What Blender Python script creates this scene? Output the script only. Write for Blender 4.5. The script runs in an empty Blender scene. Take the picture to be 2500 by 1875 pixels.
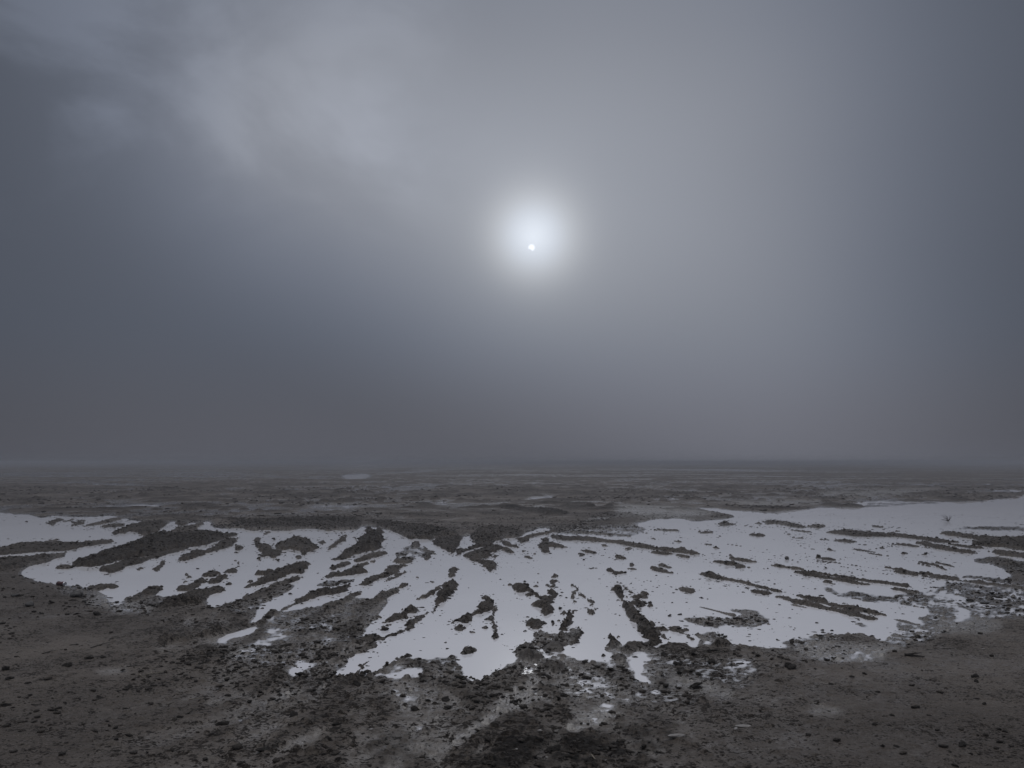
import bpy, bmesh, math, random
import numpy as np
from mathutils import Vector, Matrix

random.seed(7)
RNG = np.random.default_rng(11)
scene = bpy.context.scene
COL = scene.collection
R = math.radians

# ------------------------------------------------------------------ camera, sky, sun, exposure
EYE = 1.6                      # camera height in metres
FPX = 2150.0                   # focal length for a 2500 px wide picture
CX, HY = 1250.0, 1128.0        # principal column, horizon row

cam_d = bpy.data.cameras.new('camera')
cam_d.sensor_width = 36.0
cam_d.lens = 36.0 * FPX / 2500.0
cam_d.shift_y = (HY - 937.5) / 2500.0
cam_d.clip_start = 0.05
cam_d.clip_end = 20000.0
cam = bpy.data.objects.new('camera', cam_d)
cam.location = (0, 0, EYE)
cam.rotation_euler = (R(90), 0, 0)
COL.objects.link(cam)
scene.camera = cam

SUN_AZ, SUN_EL = 1.27, 13.68   # degrees, azimuth to the right of straight ahead

world = bpy.data.worlds.new('World')
scene.world = world
world.use_nodes = True
wt = world.node_tree
wt.nodes.clear()


class NT:
    """small helper that writes node trees as expressions"""
    def __init__(self, tree):
        self.t = tree

    def n(self, kind, **kw):
        nd = self.t.nodes.new(kind)
        for k, v in kw.items():
            setattr(nd, k, v)
        return nd

    def put(self, sock, v):
        if isinstance(v, bpy.types.NodeSocket):
            self.t.links.new(v, sock)
        elif v is not None:
            sock.default_value = v

    def m(self, op, a, b=None, c=None, clamp=False):
        nd = self.n('ShaderNodeMath', operation=op, use_clamp=clamp)
        for i, v in enumerate((a, b, c)):
            self.put(nd.inputs[i], v)
        return nd.outputs[0]

    def mr(self, v, a, b, c, d, mode='SMOOTHSTEP'):
        nd = self.n('ShaderNodeMapRange', interpolation_type=mode)
        for i, s in enumerate((v, a, b, c, d)):
            self.put(nd.inputs[i], s)
        return nd.outputs[0]

    def mix(self, f, a, b):
        nd = self.n('ShaderNodeMix', data_type='RGBA')
        self.put(nd.inputs[0], f)
        self.put(nd.inputs[6], a)
        self.put(nd.inputs[7], b)
        return nd.outputs[2]

    def noise(self, vec, scale, detail=3.0, rough=0.5, dist=0.0):
        nd = self.n('ShaderNodeTexNoise')
        self.put(nd.inputs['Vector'], vec)
        nd.inputs['Scale'].default_value = scale
        nd.inputs['Detail'].default_value = detail
        nd.inputs['Roughness'].default_value = rough
        nd.inputs['Distortion'].default_value = dist
        return nd.outputs[0]


w = NT(wt)
tc = w.n('ShaderNodeTexCoord')
nrm = w.n('ShaderNodeVectorMath', operation='NORMALIZE')
w.put(nrm.inputs[0], tc.outputs['Generated'])
sep = w.n('ShaderNodeSeparateXYZ')
w.put(sep.inputs[0], nrm.outputs[0])
dx, dy, dz = sep.outputs
DEG = 57.29578
el = w.m('MULTIPLY', w.m('ARCSINE', w.m('MINIMUM', w.m('MAXIMUM', dz, -1.0), 1.0)), DEG)
az = w.m('MULTIPLY', w.m('ARCTAN2', dx, dy), DEG)


def gauss2(ca, sa, ce, se, tilt=0.0):
    a = w.m('DIVIDE', w.m('SUBTRACT', az, ca), sa)
    e0 = w.m('SUBTRACT', el, ce)
    if tilt:
        e0 = w.m('ADD', e0, w.m('MULTIPLY', az, tilt))
    e = w.m('DIVIDE', e0, se)
    s = w.m('ADD', w.m('MULTIPLY', a, a), w.m('MULTIPLY', e, e))
    return w.m('EXPONENT', w.m('MULTIPLY', s, -1.0))


def sun_angle(el_off=0.0, az_off=0.0):
    e, a = R(SUN_EL + el_off), R(SUN_AZ + az_off)
    v = (math.sin(a) * math.cos(e), math.cos(a) * math.cos(e), math.sin(e))
    dt = w.n('ShaderNodeVectorMath', operation='DOT_PRODUCT')
    w.put(dt.inputs[0], nrm.outputs[0])
    dt.inputs[1].default_value = v
    return w.m('MULTIPLY', w.m('ARCCOSINE', w.m('MINIMUM', dt.outputs['Value'], 1.0)), DEG)


# overcast fog, dim at the horizon; extra brightness added overhead to light the water
side = w.m('MAXIMUM', w.mr(w.m('ABSOLUTE', az), 14.0, 34.0, 1.0, 0.80), w.mr(el, 22.0, 40.0, 0.8, 1.0))
base = w.m('ADD', w.m('MULTIPLY', w.mr(el, -2.0, 18.0, 0.103, 0.119), side), w.mr(el, 25.0, 85.0, 0.0, 1.0))
slant = w.m('ADD', el, w.m('MULTIPLY', az, 0.42))
az4 = w.m('POWER', w.m('ABSOLUTE', w.m('DIVIDE', w.m('SUBTRACT', az, -0.5), 23.5)), 3.2)
lobe = w.m('MULTIPLY', w.m('EXPONENT', w.m('MULTIPLY', az4, -1.0)), w.mr(slant, -2.0, 20.0, 0.0, 1.0))
lobe = w.m('MULTIPLY', w.m('MULTIPLY', lobe, w.mr(el, 19.0, 34.0, 1.0, 0.45)), 0.172)
halo_t = sun_angle(0.6, 0.1)
halo = w.m('MULTIPLY', w.m('EXPONENT', w.m('DIVIDE', halo_t, -3.4)), 0.215)
core_t = w.m('DIVIDE', sun_angle(0.75, 0.15), 2.35)
core = w.m('MULTIPLY', w.m('EXPONENT', w.m('MULTIPLY', w.m('MULTIPLY', core_t, core_t), -1.0)), 0.36)
# drifting cloud texture
mp = w.n('ShaderNodeMapping')
w.put(mp.inputs[0], nrm.outputs[0])
mp.inputs['Rotation'].default_value = (0.0, R(24), 0.0)
mp.inputs['Scale'].default_value = (1.0, 1.0, 1.5)
cl1 = w.noise(mp.outputs[0], 5.2, 5.0, 0.52, 0.35)
cl2 = w.noise(mp.outputs[0], 1.5, 2.0, 0.5, 0.2)
puff = w.mr(cl1, 0.44, 0.70, 0.0, 1.0)
zone = w.m('MULTIPLY', w.mr(el, 12.0, 21.0, 0.0, 1.0), w.mr(az, -1.0, -8.0, 0.0, 1.0))
puffs = w.m('MULTIPLY', w.m('MULTIPLY', puff, zone), 0.055)
bank = gauss2(-13.0, 9.0, 20.0, 5.0, -0.10)
bank = w.m('MULTIPLY', w.m('MULTIPLY', bank, w.mr(cl1, 0.3, 0.65, 0.45, 1.0)), 0.05)
mod = w.m('ADD', 0.86, w.m('MULTIPLY', cl2, 0.28))
lum = w.m('MULTIPLY', w.m('ADD', w.m('ADD', base, lobe), w.m('ADD', puffs, bank)), mod)
glow = w.m('ADD', halo, core)
disc = w.mr(sun_angle(), 0.10, 0.28, 1.0, 0.0)
cut = w.mr(sun_angle(-0.22, -0.12), 0.06, 0.20, 0.0, 1.0)
disc = w.m('MULTIPLY', w.m('MULTIPLY', disc, cut), 0.32)
tint = w.mix(w.mr(w.m('ADD', lobe, bank), 0.0, 0.16, 0.0, 1.0), (0.85, 0.965, 1.235, 1), (0.92, 0.98, 1.135, 1))
tint = w.mix(w.mr(el, 26.0, 50.0, 0.0, 1.0), tint, (0.985, 0.99, 1.03, 1))
tint = w.mix(w.mr(el, 9.0, 1.0, 0.0, 0.75), tint, (0.955, 0.968, 1.13, 1))


def cscale(col, f):
    nd = w.n('ShaderNodeVectorMath', operation='SCALE')
    w.put(nd.inputs[0], col)
    w.put(nd.inputs['Scale'], f)
    return nd.outputs[0]


def cadd(a, b):
    nd = w.n('ShaderNodeVectorMath', operation='ADD')
    w.put(nd.inputs[0], a)
    w.put(nd.inputs[1], b)
    return nd.outputs[0]


glow_col = w.mix(w.mr(core, 0.03, 0.3, 0.0, 1.0), (0.98, 1.0, 0.985, 1), (0.93, 1.0, 1.08, 1))
total = cadd(cadd(cscale(tint, lum), cscale(glow_col, glow)), cscale((1.0, 1.0, 1.0), disc))
bg = w.n('ShaderNodeBackground')
w.put(bg.inputs['Color'], total)
bg.inputs['Strength'].default_value = 1.0
out = w.n('ShaderNodeOutputWorld')
wt.links.new(bg.outputs[0], out.inputs['Surface'])

sun_d = bpy.data.lights.new('sun', 'SUN')
sun_d.energy = 0.001
sun_d.angle = R(2)
sun_d.color = (1.0, 0.98, 0.94)
sun = bpy.data.objects.new('sun', sun_d)
e_, a_ = R(SUN_EL), R(SUN_AZ)
to_sun = Vector((math.sin(a_) * math.cos(e_), math.cos(a_) * math.cos(e_), math.sin(e_)))
sun.rotation_euler = to_sun.to_track_quat('Z', 'Y').to_euler()
sun.location = to_sun * 50
COL.objects.link(sun)

scene.view_settings.view_transform = 'Standard'
scene.view_settings.look = 'None'
scene.view_settings.exposure = 0.0
scene.view_settings.gamma = 1.0
scene.view_settings.use_curve_mapping = False
scene.render.engine = 'CYCLES'
scene.cycles.use_denoising = True
scene.cycles.max_bounces = 5
scene.cycles.volume_bounces = 1

# ------------------------------------------------------------------ survey of the flat, metres on the ground (x right, y ahead)
# Z level patch, F wet film, K dark coarse soil, R ridge (height cm); outlines are pairs of x,y
SURVEY = """
Z -1.0 -18.768 30.620 -16.715 28.340 -15.407 26.840 -14.708 26.148 -14.419 26.375 -13.802 25.491 -13.229 24.867 -13.547 25.926 -12.891 25.491 -12.204 25.071 -11.980 25.491 -11.703 25.707 -10.830 24.585 -10.241 23.816 -8.746 21.834 -8.989 23.234 -8.597 23.163 -8.180 22.816 -8.082 23.705 -7.373 21.525 -6.818 20.933 -6.578 21.225 -6.422 21.225 -6.079 20.373 -5.932 20.237 -5.897 20.790 -5.684 20.649 -5.442 20.237 -5.365 20.510 -5.145 20.237 -5.087 20.876 -4.892 20.790 -4.771 20.933 -4.551 20.933 -4.251 20.237 -4.099 20.649 -3.889 20.237 -3.817 20.649 -3.618 20.510 -3.681 21.374 -3.594 21.525 -3.367 21.525 -3.034 20.790 -2.861 20.649 -2.655 20.237 -2.476 19.337 -2.140 18.402 -1.923 18.182 -1.794 18.627 -1.598 18.182 -1.032 18.182 -1.003 18.858 -0.904 18.858 -0.805 17.967 -0.376 17.353 -0.203 18.182 0.104 18.402 0.293 19.337 0.647 20.933 0.962 21.078 1.426 20.237 2.023 21.525 2.576 22.152 3.302 23.163 4.003 24.467 4.722 24.867 4.837 23.521 5.290 23.891 6.716 25.491 6.672 26.375 6.573 28.340 6.297 30.620 6.962 30.016 7.153 28.877 8.060 27.322 9.126 28.877 10.682 30.620 11.647 30.620 12.729 30.744 14.060 31.705 16.419 33.818 18.089 34.985 20.117 36.671 24.784 42.628 27.066 43.857 8.970 14.535 8.292 14.263 8.263 14.920 7.795 14.775 7.429 14.223 7.388 13.468 7.048 12.373 6.829 12.078 6.733 12.273 6.450 12.577 6.232 12.303 6.194 12.078 6.015 11.825 5.721 11.707 5.618 11.231 5.507 11.149 5.238 11.028 5.031 10.832 4.849 10.755 4.781 10.532 4.480 10.605 4.193 10.445 3.974 10.166 4.001 9.966 4.449 10.032 4.703 9.901 4.757 9.589 4.455 9.195 4.182 9.086 4.215 8.874 3.937 8.672 3.773 8.672 3.940 8.204 3.434 7.745 3.315 7.947 3.268 8.293 3.086 8.204 2.862 8.204 2.761 8.186 2.509 7.993 2.387 7.951 2.432 7.594 2.252 7.632 2.112 7.709 1.955 7.729 1.918 7.910 1.719 7.898 1.652 7.910 1.586 7.519 1.486 7.828 1.359 7.788 1.194 7.482 1.129 7.373 0.929 7.268 0.845 7.268 0.777 7.131 0.655 7.033 0.624 7.098 0.559 7.033 0.485 7.373 0.281 7.223 0.059 7.338 0.027 7.098 -0.074 6.812 -0.130 6.722 -0.267 6.438 -0.329 6.465 -0.328 6.722 -0.409 6.905 -0.476 7.033 -0.547 7.121 -0.650 7.023 -0.943 7.098 -0.982 6.905 -1.041 6.722 -1.090 6.634 -1.131 6.752 -1.295 6.577 -1.368 6.663 -1.393 6.782 -1.347 7.065 -1.284 7.303 -1.218 7.556 -1.179 7.828 -1.297 8.065 -1.495 7.594 -1.632 7.749 -1.675 7.993 -1.634 8.208 -1.590 8.436 -1.572 8.627 -1.515 8.931 -1.440 9.429 -1.405 9.730 -1.603 9.966 -1.900 9.699 -2.189 9.774 -2.415 9.441 -2.474 9.037 -2.599 8.726 -2.657 8.984 -2.733 9.547 -2.793 10.052 -2.732 10.467 -2.794 11.538 -3.097 11.644 -3.104 10.816 -3.205 10.395 -3.308 9.825 -3.384 9.699 -3.493 10.099 -3.569 10.445 -3.850 10.374 -4.185 10.503 -4.276 10.590 -4.395 10.374 -4.489 10.166 -4.649 10.166 -4.865 10.517 -5.120 10.894 -5.420 11.256 -5.664 11.512 -5.896 11.468 -6.133 11.644 -6.390 11.917 -6.646 12.204 -6.913 12.454 -7.218 12.930 -7.448 13.624 -7.543 14.263 -7.674 15.113 -8.573 14.535 -8.909 14.535
Z 0.34 4.339 10.533 4.804 10.833 5.296 11.150 5.953 11.753 6.350 11.574 6.538 11.069 5.335 8.875 4.955 9.033 4.484 8.672 3.899 8.032 3.383 7.629 3.281 7.866 3.800 8.672 4.215 8.875 4.517 9.725 4.349 10.046
Z 0.42 -5.948 11.383 -5.643 11.468 -5.400 11.215 -4.634 10.132 -4.399 10.132 -4.121 10.234 -4.128 10.816 -4.042 10.740 -3.861 9.589 -3.818 9.240 -4.134 9.297 -4.655 9.774 -5.454 10.740
Z 0.55 -2.558 7.597 -2.566 7.996 -2.362 8.631 -2.229 9.205 -2.077 9.925 -1.765 10.472 -1.387 10.123 -1.347 7.996 -1.280 6.754 -1.498 6.467 -1.963 6.907 -2.231 7.067
Z 0.58 -0.954 6.455 -0.554 6.539 -0.276 6.455 0.063 6.348 0.408 6.539 0.839 6.682 1.612 6.989 1.714 6.539 1.153 5.792 0.735 5.859 0.295 5.684 -0.119 5.479 -0.541 5.684 -0.950 5.997
Z 0.9 -8.909 14.535 -8.451 14.535 -8.295 14.747 -8.031 14.891 -7.976 15.264 -8.008 15.577 -7.870 15.497 -7.614 14.964 -7.463 14.398 -7.433 14.000 -7.448 13.624 -7.361 13.210 -7.065 12.608 -6.630 10.816
Z -0.8 -2.398 8.631 -2.398 8.439 -2.466 8.081 -2.533 7.996 -2.546 7.831 -2.643 7.751 -2.621 8.167 -2.591 8.347
Z -0.35 -1.556 7.035 -1.659 7.002 -1.691 6.665 -1.607 6.550 -1.550 6.754 -1.549 6.970
Z -0.3 -0.843 6.665 -0.851 6.784 -0.819 6.876 -0.711 6.876 -0.682 6.665 -0.708 6.522 -0.818 6.579
Z 0.35 -2.514 11.133 -2.581 11.644 -2.574 12.011 -2.416 12.107 -2.238 12.107 -2.123 12.403 -2.090 11.917 -2.111 11.555 -2.219 11.298 -2.345 11.052
Z 0.45 -3.033 10.166 -2.961 10.517 -2.949 11.052 -2.915 11.468 -2.792 11.555 -2.766 10.972 -2.752 10.234 -2.770 9.837 -2.673 9.184 -2.765 9.075 -3.104 9.470 -3.236 10.032 -3.193 10.339
Z 0.50 -2.122 9.925 -2.023 10.056 -1.956 10.260 -1.872 10.768 -1.798 10.868 -1.863 10.225 -1.901 9.704 -1.774 9.735 -1.664 10.191 -1.600 10.472 -1.554 10.922 -1.425 11.457 -1.341 11.457 -1.407 11.122 -1.360 10.845 -1.422 10.544 -1.438 10.260 -1.367 9.829 -1.470 9.492 -1.541 9.261 -1.553 8.935 -1.536 8.730 -1.600 8.534 -1.661 8.256 -1.684 7.996 -1.943 7.597 -2.425 8.439 -2.497 9.375
Z 0.33 -0.943 7.100 -0.897 7.270 -0.786 7.235 -0.634 7.235 -0.450 7.340 -0.394 7.035 -0.333 6.694 -0.363 6.467 -0.634 6.467 -0.682 6.665 -0.714 6.907 -0.823 6.907 -0.854 6.754 -0.822 6.550 -1.077 6.550 -1.041 6.724
Z 0.33 -1.995 17.157 -1.964 17.862 -1.741 16.966 -1.497 16.070 -1.249 15.113 -1.378 14.964 -1.371 14.398 -1.461 14.535 -1.598 14.535 -1.613 13.873 -1.876 13.873 -2.128 15.738
Z 0.22 0.855 20.649 1.457 21.525 1.797 21.525 3.058 22.479 3.381 21.525 2.764 18.858 2.114 18.182 1.574 18.858 0.992 19.095
Z 0.30 1.009 17.967 1.389 17.758 1.330 16.779 1.149 16.966 0.992 17.353
Z 0.40 0.173 7.954 0.204 8.211 0.243 8.370 0.298 8.439 0.343 8.439 0.344 8.256 0.414 8.256 0.463 8.211 0.547 8.439 0.583 8.582 0.664 8.582 0.690 8.558 0.684 8.439 0.632 8.167 0.552 7.872 0.495 7.635 0.477 7.485 0.491 7.340 0.408 7.235 0.286 7.035 0.210 6.970 0.099 6.907 0.027 7.035 0.043 7.201 0.089 7.270 0.060 7.412 0.077 7.597 0.162 7.831
Z 0.54 0.816 7.485 0.926 7.751 1.023 7.872 1.154 7.751 1.288 7.485 1.397 7.235 1.587 7.067 1.853 7.235 1.950 7.035 1.755 6.332 1.351 6.014 0.592 6.014 0.424 6.332 0.234 6.607 0.215 6.907 0.468 7.340 0.522 7.235 0.619 7.035 0.777 7.134 0.846 7.270
Z -0.4 1.016 7.340 1.111 7.412 1.170 7.340 1.077 7.134 1.007 6.907 0.984 6.607 0.998 6.385 0.945 6.345 0.902 6.467 0.931 6.724 0.944 7.035
Z 0.18 0.159 6.970 0.201 6.907 0.211 6.784 0.135 6.550 0.066 6.522 0.053 6.636 0.113 6.845
Z 0.38 1.795 9.149 1.897 9.177 2.014 9.095 2.212 9.122 2.328 9.205 2.301 9.492 2.283 9.797 2.370 9.861 2.431 9.612 2.583 9.612 2.700 9.492 2.596 9.261 2.620 9.041 2.557 8.730 2.361 8.486 2.246 8.393 2.129 8.486 2.002 8.439 1.817 8.486 1.804 8.730 1.743 8.882
Z 0.36 2.334 7.913 2.523 8.038 2.768 8.211 2.872 8.234 2.947 7.996 2.732 7.412 2.401 7.597
Z 0.34 1.689 8.211 1.848 8.347 2.034 8.211 1.948 7.831 1.682 7.597 1.635 7.751
Z 0.30 4.007 11.487 4.126 11.316 4.035 10.756 4.327 11.069 4.400 10.681 4.592 10.606 4.815 10.681 4.892 10.533 4.772 10.046 4.359 9.603 4.313 9.725 4.301 10.181 4.228 10.533 3.873 10.181 3.785 10.533
Z 0.28 3.915 9.087 4.076 8.979 4.215 8.875 4.187 8.623 3.940 8.294 3.807 8.386 3.800 8.672
Z 0.33 3.395 8.927 3.488 8.875 3.499 8.672 3.438 8.432 3.323 8.432 3.326 8.672
Z 0.36 10.783 21.739 11.486 22.215 12.042 22.379 12.916 22.215 13.073 22.054 11.869 20.023 11.057 20.156 10.633 20.564 9.488 20.426 9.551 20.846 9.928 21.135
Z 0.48 7.219 13.961 7.582 14.091 7.885 14.156 7.881 13.710 8.126 13.710 7.334 12.372 7.284 12.788 7.459 13.467 7.305 13.710
Z 0.5 6.423 12.525 6.581 12.474 6.668 12.273 6.700 11.983 6.703 11.529 6.732 11.357 6.584 11.108 6.518 11.442 6.410 11.797 6.246 11.983
Z 0.36 5.211 22.988 5.774 23.816 5.720 22.152 5.278 21.772
Z 0.33 6.071 23.705 6.444 23.521 6.952 24.080 7.367 23.705 7.467 22.152 8.050 22.479 7.496 20.933 6.931 21.225 6.835 21.992 6.632 22.479 6.159 22.479
Z 0.33 2.614 22.479 3.156 22.988 3.408 21.525 2.835 20.649 2.369 20.373
Z 0.30 13.461 35.388 15.305 36.231 17.209 36.231 17.719 34.981 16.345 33.666 14.059 31.702 12.415 30.929
Z -0.5 9.673 18.335 9.768 18.225 9.993 18.009 10.007 17.798 9.780 17.492 9.671 17.798 9.573 18.073
Z -0.25 4.784 9.483 4.907 9.395 4.698 9.087 4.551 8.875 4.529 8.979
Z -0.5 -8.901 15.038 -8.743 15.038 -8.554 15.264 -8.310 15.497 -7.951 15.657 -7.932 16.155 -7.751 15.264 -8.055 14.935 -8.369 14.935 -8.491 14.605 -8.604 14.535
Z -0.6 6.064 12.225 6.220 12.128 6.349 11.799 6.470 11.358 6.586 11.150 6.519 11.037 6.335 11.224 6.158 11.557 6.009 11.863
Z -0.6 5.057 10.887 5.250 10.584 5.353 10.354 5.194 10.361 5.066 10.666
Z -0.4 5.423 9.980 5.647 9.713 5.744 9.554 5.590 9.615
Z -0.5 3.869 9.114 4.029 8.875 4.119 8.672 4.005 8.623 3.889 8.875
Z -0.5 -20.507 105.153 -21.337 117.311 -19.179 117.311 -15.922 101.641 -14.288 84.676 -15.846 84.676
Z 0.25 -18.985 122.014 -17.397 160.655 -14.456 218.256 -12.141 190.881 -14.364 132.649 -16.085 105.153
Z 0.25 -35.535 69.261 -29.174 64.835 -25.367 62.186 -22.362 58.594 -24.357 57.488 -29.024 60.941
Z 0.25 0.965 41.726 2.535 42.306 1.681 38.072 0.469 37.143
Z 0.25 1.650 23.423 3.551 27.684 3.039 25.806 1.974 22.894
Z 0.25 -25.929 218.256 -17.898 218.256 -3.801 278.076 -0.742 235.116 -10.636 190.881 -18.367 169.608
Z 0.25 8.602 80.213 13.086 84.676 13.240 80.213 9.144 74.336
Z 0.25 27.536 58.594 29.019 59.744 28.830 57.488 26.907 55.395
Z 0.25 26.524 53.449 30.021 51.636 31.869 50.775 28.969 46.155 26.537 48.355
Z 0.25 -15.692 43.515 -14.270 44.796 -12.947 43.515 -13.950 41.726
Z 0.25 -14.953 31.396 -14.026 33.103 -12.876 32.399 -13.409 30.152
Z 0.25 -8.190 32.057 -5.956 32.747 -5.103 31.723 -6.820 30.454
Z 0.25 6.321 39.557 7.557 40.612 7.285 38.072 6.131 37.143
Z 0.25 -3.791 35.007 -1.997 35.831 -1.201 34.609 -2.889 33.103
F 1.0 0.164 6.682 0.129 6.348 -0.035 5.904 -0.121 5.600 -0.227 5.307 -0.324 4.929 -0.280 4.882 -0.215 5.043 -0.141 5.252 -0.061 5.499 0.056 5.642 0.180 5.814 0.216 6.348
F 0.95 0.638 5.814 0.457 5.479 0.291 5.181 0.431 5.163 0.562 5.382 0.703 5.600
F 0.6 -1.293 4.789 -1.229 5.043 -1.126 5.181 -1.058 5.111 -1.192 4.789
F 0.6 -2.430 7.657 -2.264 7.696 -2.181 7.469 -2.149 7.054 -2.291 7.221
F 0.5 1.170 6.682 1.361 6.455 1.520 6.269 1.517 5.997 1.369 5.904 1.221 6.093 1.139 6.348
F 0.3 1.624 5.927 1.805 5.950 1.751 5.770 1.581 5.770
F 0.35 2.020 5.792 2.088 5.727 2.101 5.539 1.969 5.479 1.897 5.539
F 0.8 2.716 7.785 2.931 7.706 3.239 7.667 3.334 7.553 2.923 7.095 2.662 6.998 2.412 7.129 2.397 7.553
F 0.6 4.360 8.979 4.794 9.087 4.849 8.672 4.415 8.205 3.941 8.117
F 0.4 -3.065 7.513 -2.881 7.550 -2.827 7.367 -2.991 7.332
F 0.6 -3.206 6.658 -2.992 6.777 -2.948 6.629 -3.095 6.572
F 0.8 -2.706 7.913 -2.597 8.038 -2.498 7.913 -2.584 7.673 -2.708 7.751
F 0.7 -3.270 8.730 -3.215 8.987 -3.124 8.582 -3.134 8.439
F 0.8 -5.226 10.972 -4.605 10.234 -4.279 10.099 -3.906 9.650 -3.939 9.297 -4.158 9.240 -4.655 9.774
F 0.5 -1.574 6.193 -1.400 6.143 -1.439 5.904 -1.613 5.859
F 0.5 -2.028 5.814 -1.820 6.143 -1.778 6.045 -1.891 5.770 -1.983 5.684
F 0.6 -0.449 4.715 -0.389 4.897 -0.305 4.945 -0.330 4.789 -0.395 4.658
F 0.6 -0.206 4.820 -0.133 4.945 -0.096 4.913 -0.154 4.789
F 0.7 3.789 32.587 5.933 31.249 6.624 27.322 5.202 24.665 3.706 25.071 2.915 25.071
F 0.5 8.266 35.640 13.043 37.391 11.368 32.587 8.562 31.249
F 0.5 16.588 47.551 23.268 52.469 26.955 54.343 16.916 40.044 13.270 38.042
K 1.0 -0.102 4.715 -0.055 4.977 0.024 5.181 0.217 5.234 0.348 5.146 0.480 5.111 0.664 5.289 0.861 5.479 0.998 5.289 0.893 4.605 -0.145 4.506
K 0.8 -1.149 4.715 -1.048 4.820 -0.951 4.977 -0.875 5.146 -0.723 5.216 -0.560 5.234 -0.493 4.605 -1.098 4.506
K 0.6 -0.408 6.401 -0.140 6.455 -0.004 6.269 -0.066 5.904 -0.183 5.684 -0.369 5.792 -0.456 6.143
K 0.7 0.960 6.143 1.077 6.539 1.200 6.539 1.143 6.193 1.017 5.950
R 3 -12.319 23.341 -12.759 24.467 -12.732 24.867 -12.450 24.467 -11.957 23.163 -11.468 21.992 | dark mud islet near the far-left shore of the pool, left of its neighbours
R 2 -11.994 23.521 -12.274 24.272 -12.332 24.745 -12.025 24.080 -11.858 23.449
R 2 -10.894 21.679 -11.697 23.521 -11.866 24.272 -11.604 23.891 -11.130 22.816 -10.979 22.314 -10.959 21.992 -10.783 21.525
R 3 -10.501 21.525 -10.986 22.816 -10.920 23.341 -11.280 24.665 -11.349 25.280 -10.980 24.867 -10.750 23.891 -10.586 22.988 -10.534 22.314 -10.536 21.834 | thin curved mud strip at the back of the left pool arm
R 2 -10.188 21.679 -10.276 22.314 -10.368 22.988 -10.021 22.748 -9.595 21.679 -9.799 21.525 -9.886 21.225
R 8 -8.875 19.586 -9.189 20.373 -9.309 20.933 -9.808 22.479 -9.863 23.163 -9.794 23.705 -9.443 24.080 -9.011 23.163 -8.480 21.225 -8.095 20.104 -8.051 19.586 -7.871 18.858 -8.560 20.104 -8.787 20.237 -8.607 19.586 -8.787 19.713 -8.667 19.215 | dark lumpy mud bank closing the head of the left water channel
R 4 -9.683 16.417 -9.649 16.596 -9.632 16.872 -9.705 17.254 -9.526 17.594 -9.151 17.655 -8.746 17.513 -8.404 17.452 -8.319 17.862 -8.131 17.862 -7.991 17.655 -7.955 17.157 -8.079 16.779 -7.991 16.242 -8.033 15.820 -8.157 15.738 -8.483 15.577 -8.634 15.264 -8.786 15.113 -8.914 15.113 | long smooth tongue of mud reaching in from the left edge of the picture
R 1.5 -9.448 17.655 -9.463 18.074 -9.422 18.402 -9.306 18.139 -9.316 17.758
R 5 -8.492 14.398 -8.451 14.535 -8.295 14.747 -8.031 14.891 -7.976 15.264 -8.008 15.577 -7.870 15.497 -7.614 14.964 -7.463 14.398 -7.433 14.000 -7.448 13.624 -7.361 13.210 -7.381 12.930 -7.499 12.714 | mud bank on the left edge, below the smooth tongue
R 12 -6.957 13.873 -7.081 14.330 -7.132 14.747 -7.238 15.264 -7.361 15.986 -7.462 16.779 -7.573 17.655 -7.758 18.402 -7.959 19.461 -8.053 20.373 -7.516 19.586 -7.355 20.104 -7.013 20.104 -6.462 19.713 -6.054 19.586 -5.976 18.514 -5.956 17.758 -5.886 16.872 -6.020 16.596 -6.167 16.070 -6.190 15.577 -6.183 14.964 -6.341 14.675 -6.358 14.130 -6.346 13.624 -6.375 13.385 -6.560 13.564 -6.615 13.444 | largest dark mud ridge, lying diagonally across the left pool
R 6 -6.083 12.930 -6.206 13.385 -6.242 13.873 -6.372 14.605 -6.159 14.535 -6.165 15.113 -6.153 15.902 -6.006 16.417 -5.933 15.986 -5.966 15.419 -5.929 14.535 -5.834 13.873 -5.863 13.504 -5.777 12.930 -5.766 12.608 -5.971 12.821 | lower mud ridge running along the near side of the largest left ridge
R 2 -6.809 13.097 -6.942 13.504 -6.859 13.564 -6.685 13.444 -6.625 13.210 -6.679 13.018 | small lens-shaped mud islet off the left tip of the largest ridge
R 1.5 -5.516 12.875 -5.611 13.210 -5.576 13.326 -5.472 13.176 -5.525 13.041
R 3 -5.266 12.875 -5.437 13.504 -5.627 14.196 -5.620 14.330 -5.455 13.873 -5.273 13.268 -5.206 12.930 -5.195 12.767 | slim upright mud islet in open water right of the big left ridges
R 7 -5.449 14.398 -5.637 15.113 -5.705 15.738 -5.518 15.820 -5.589 16.417 -5.865 17.553 -5.974 18.402 -5.773 18.627 -5.541 17.758 -5.383 16.966 -5.330 16.155 -5.308 15.497 -5.263 14.818 -5.281 14.196 | spindle-shaped mud ridge just below the right end of the largest left ridge
R 1.5 -4.487 12.107 -4.601 12.505 -4.600 12.608 -4.452 12.204 -4.455 12.107
R 1 -4.383 11.644 -4.371 11.779 -4.351 11.825 -4.344 11.671
R 3 -5.420 11.256 -5.390 11.468 -5.337 11.512 -5.141 11.425 -5.035 11.215 -5.031 11.052 -5.162 11.133 -5.138 10.933 -5.268 11.012 | pair of low mud bumps on the left shore, right of the drink can
R 5 -4.476 10.234 -4.509 10.590 -4.590 11.052 -4.607 11.383 -4.531 11.340 -4.410 11.052 -4.306 10.665 -4.301 10.304 -4.314 10.032 | short blunt mud finger pointing up into the left pool from the near shore
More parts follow.
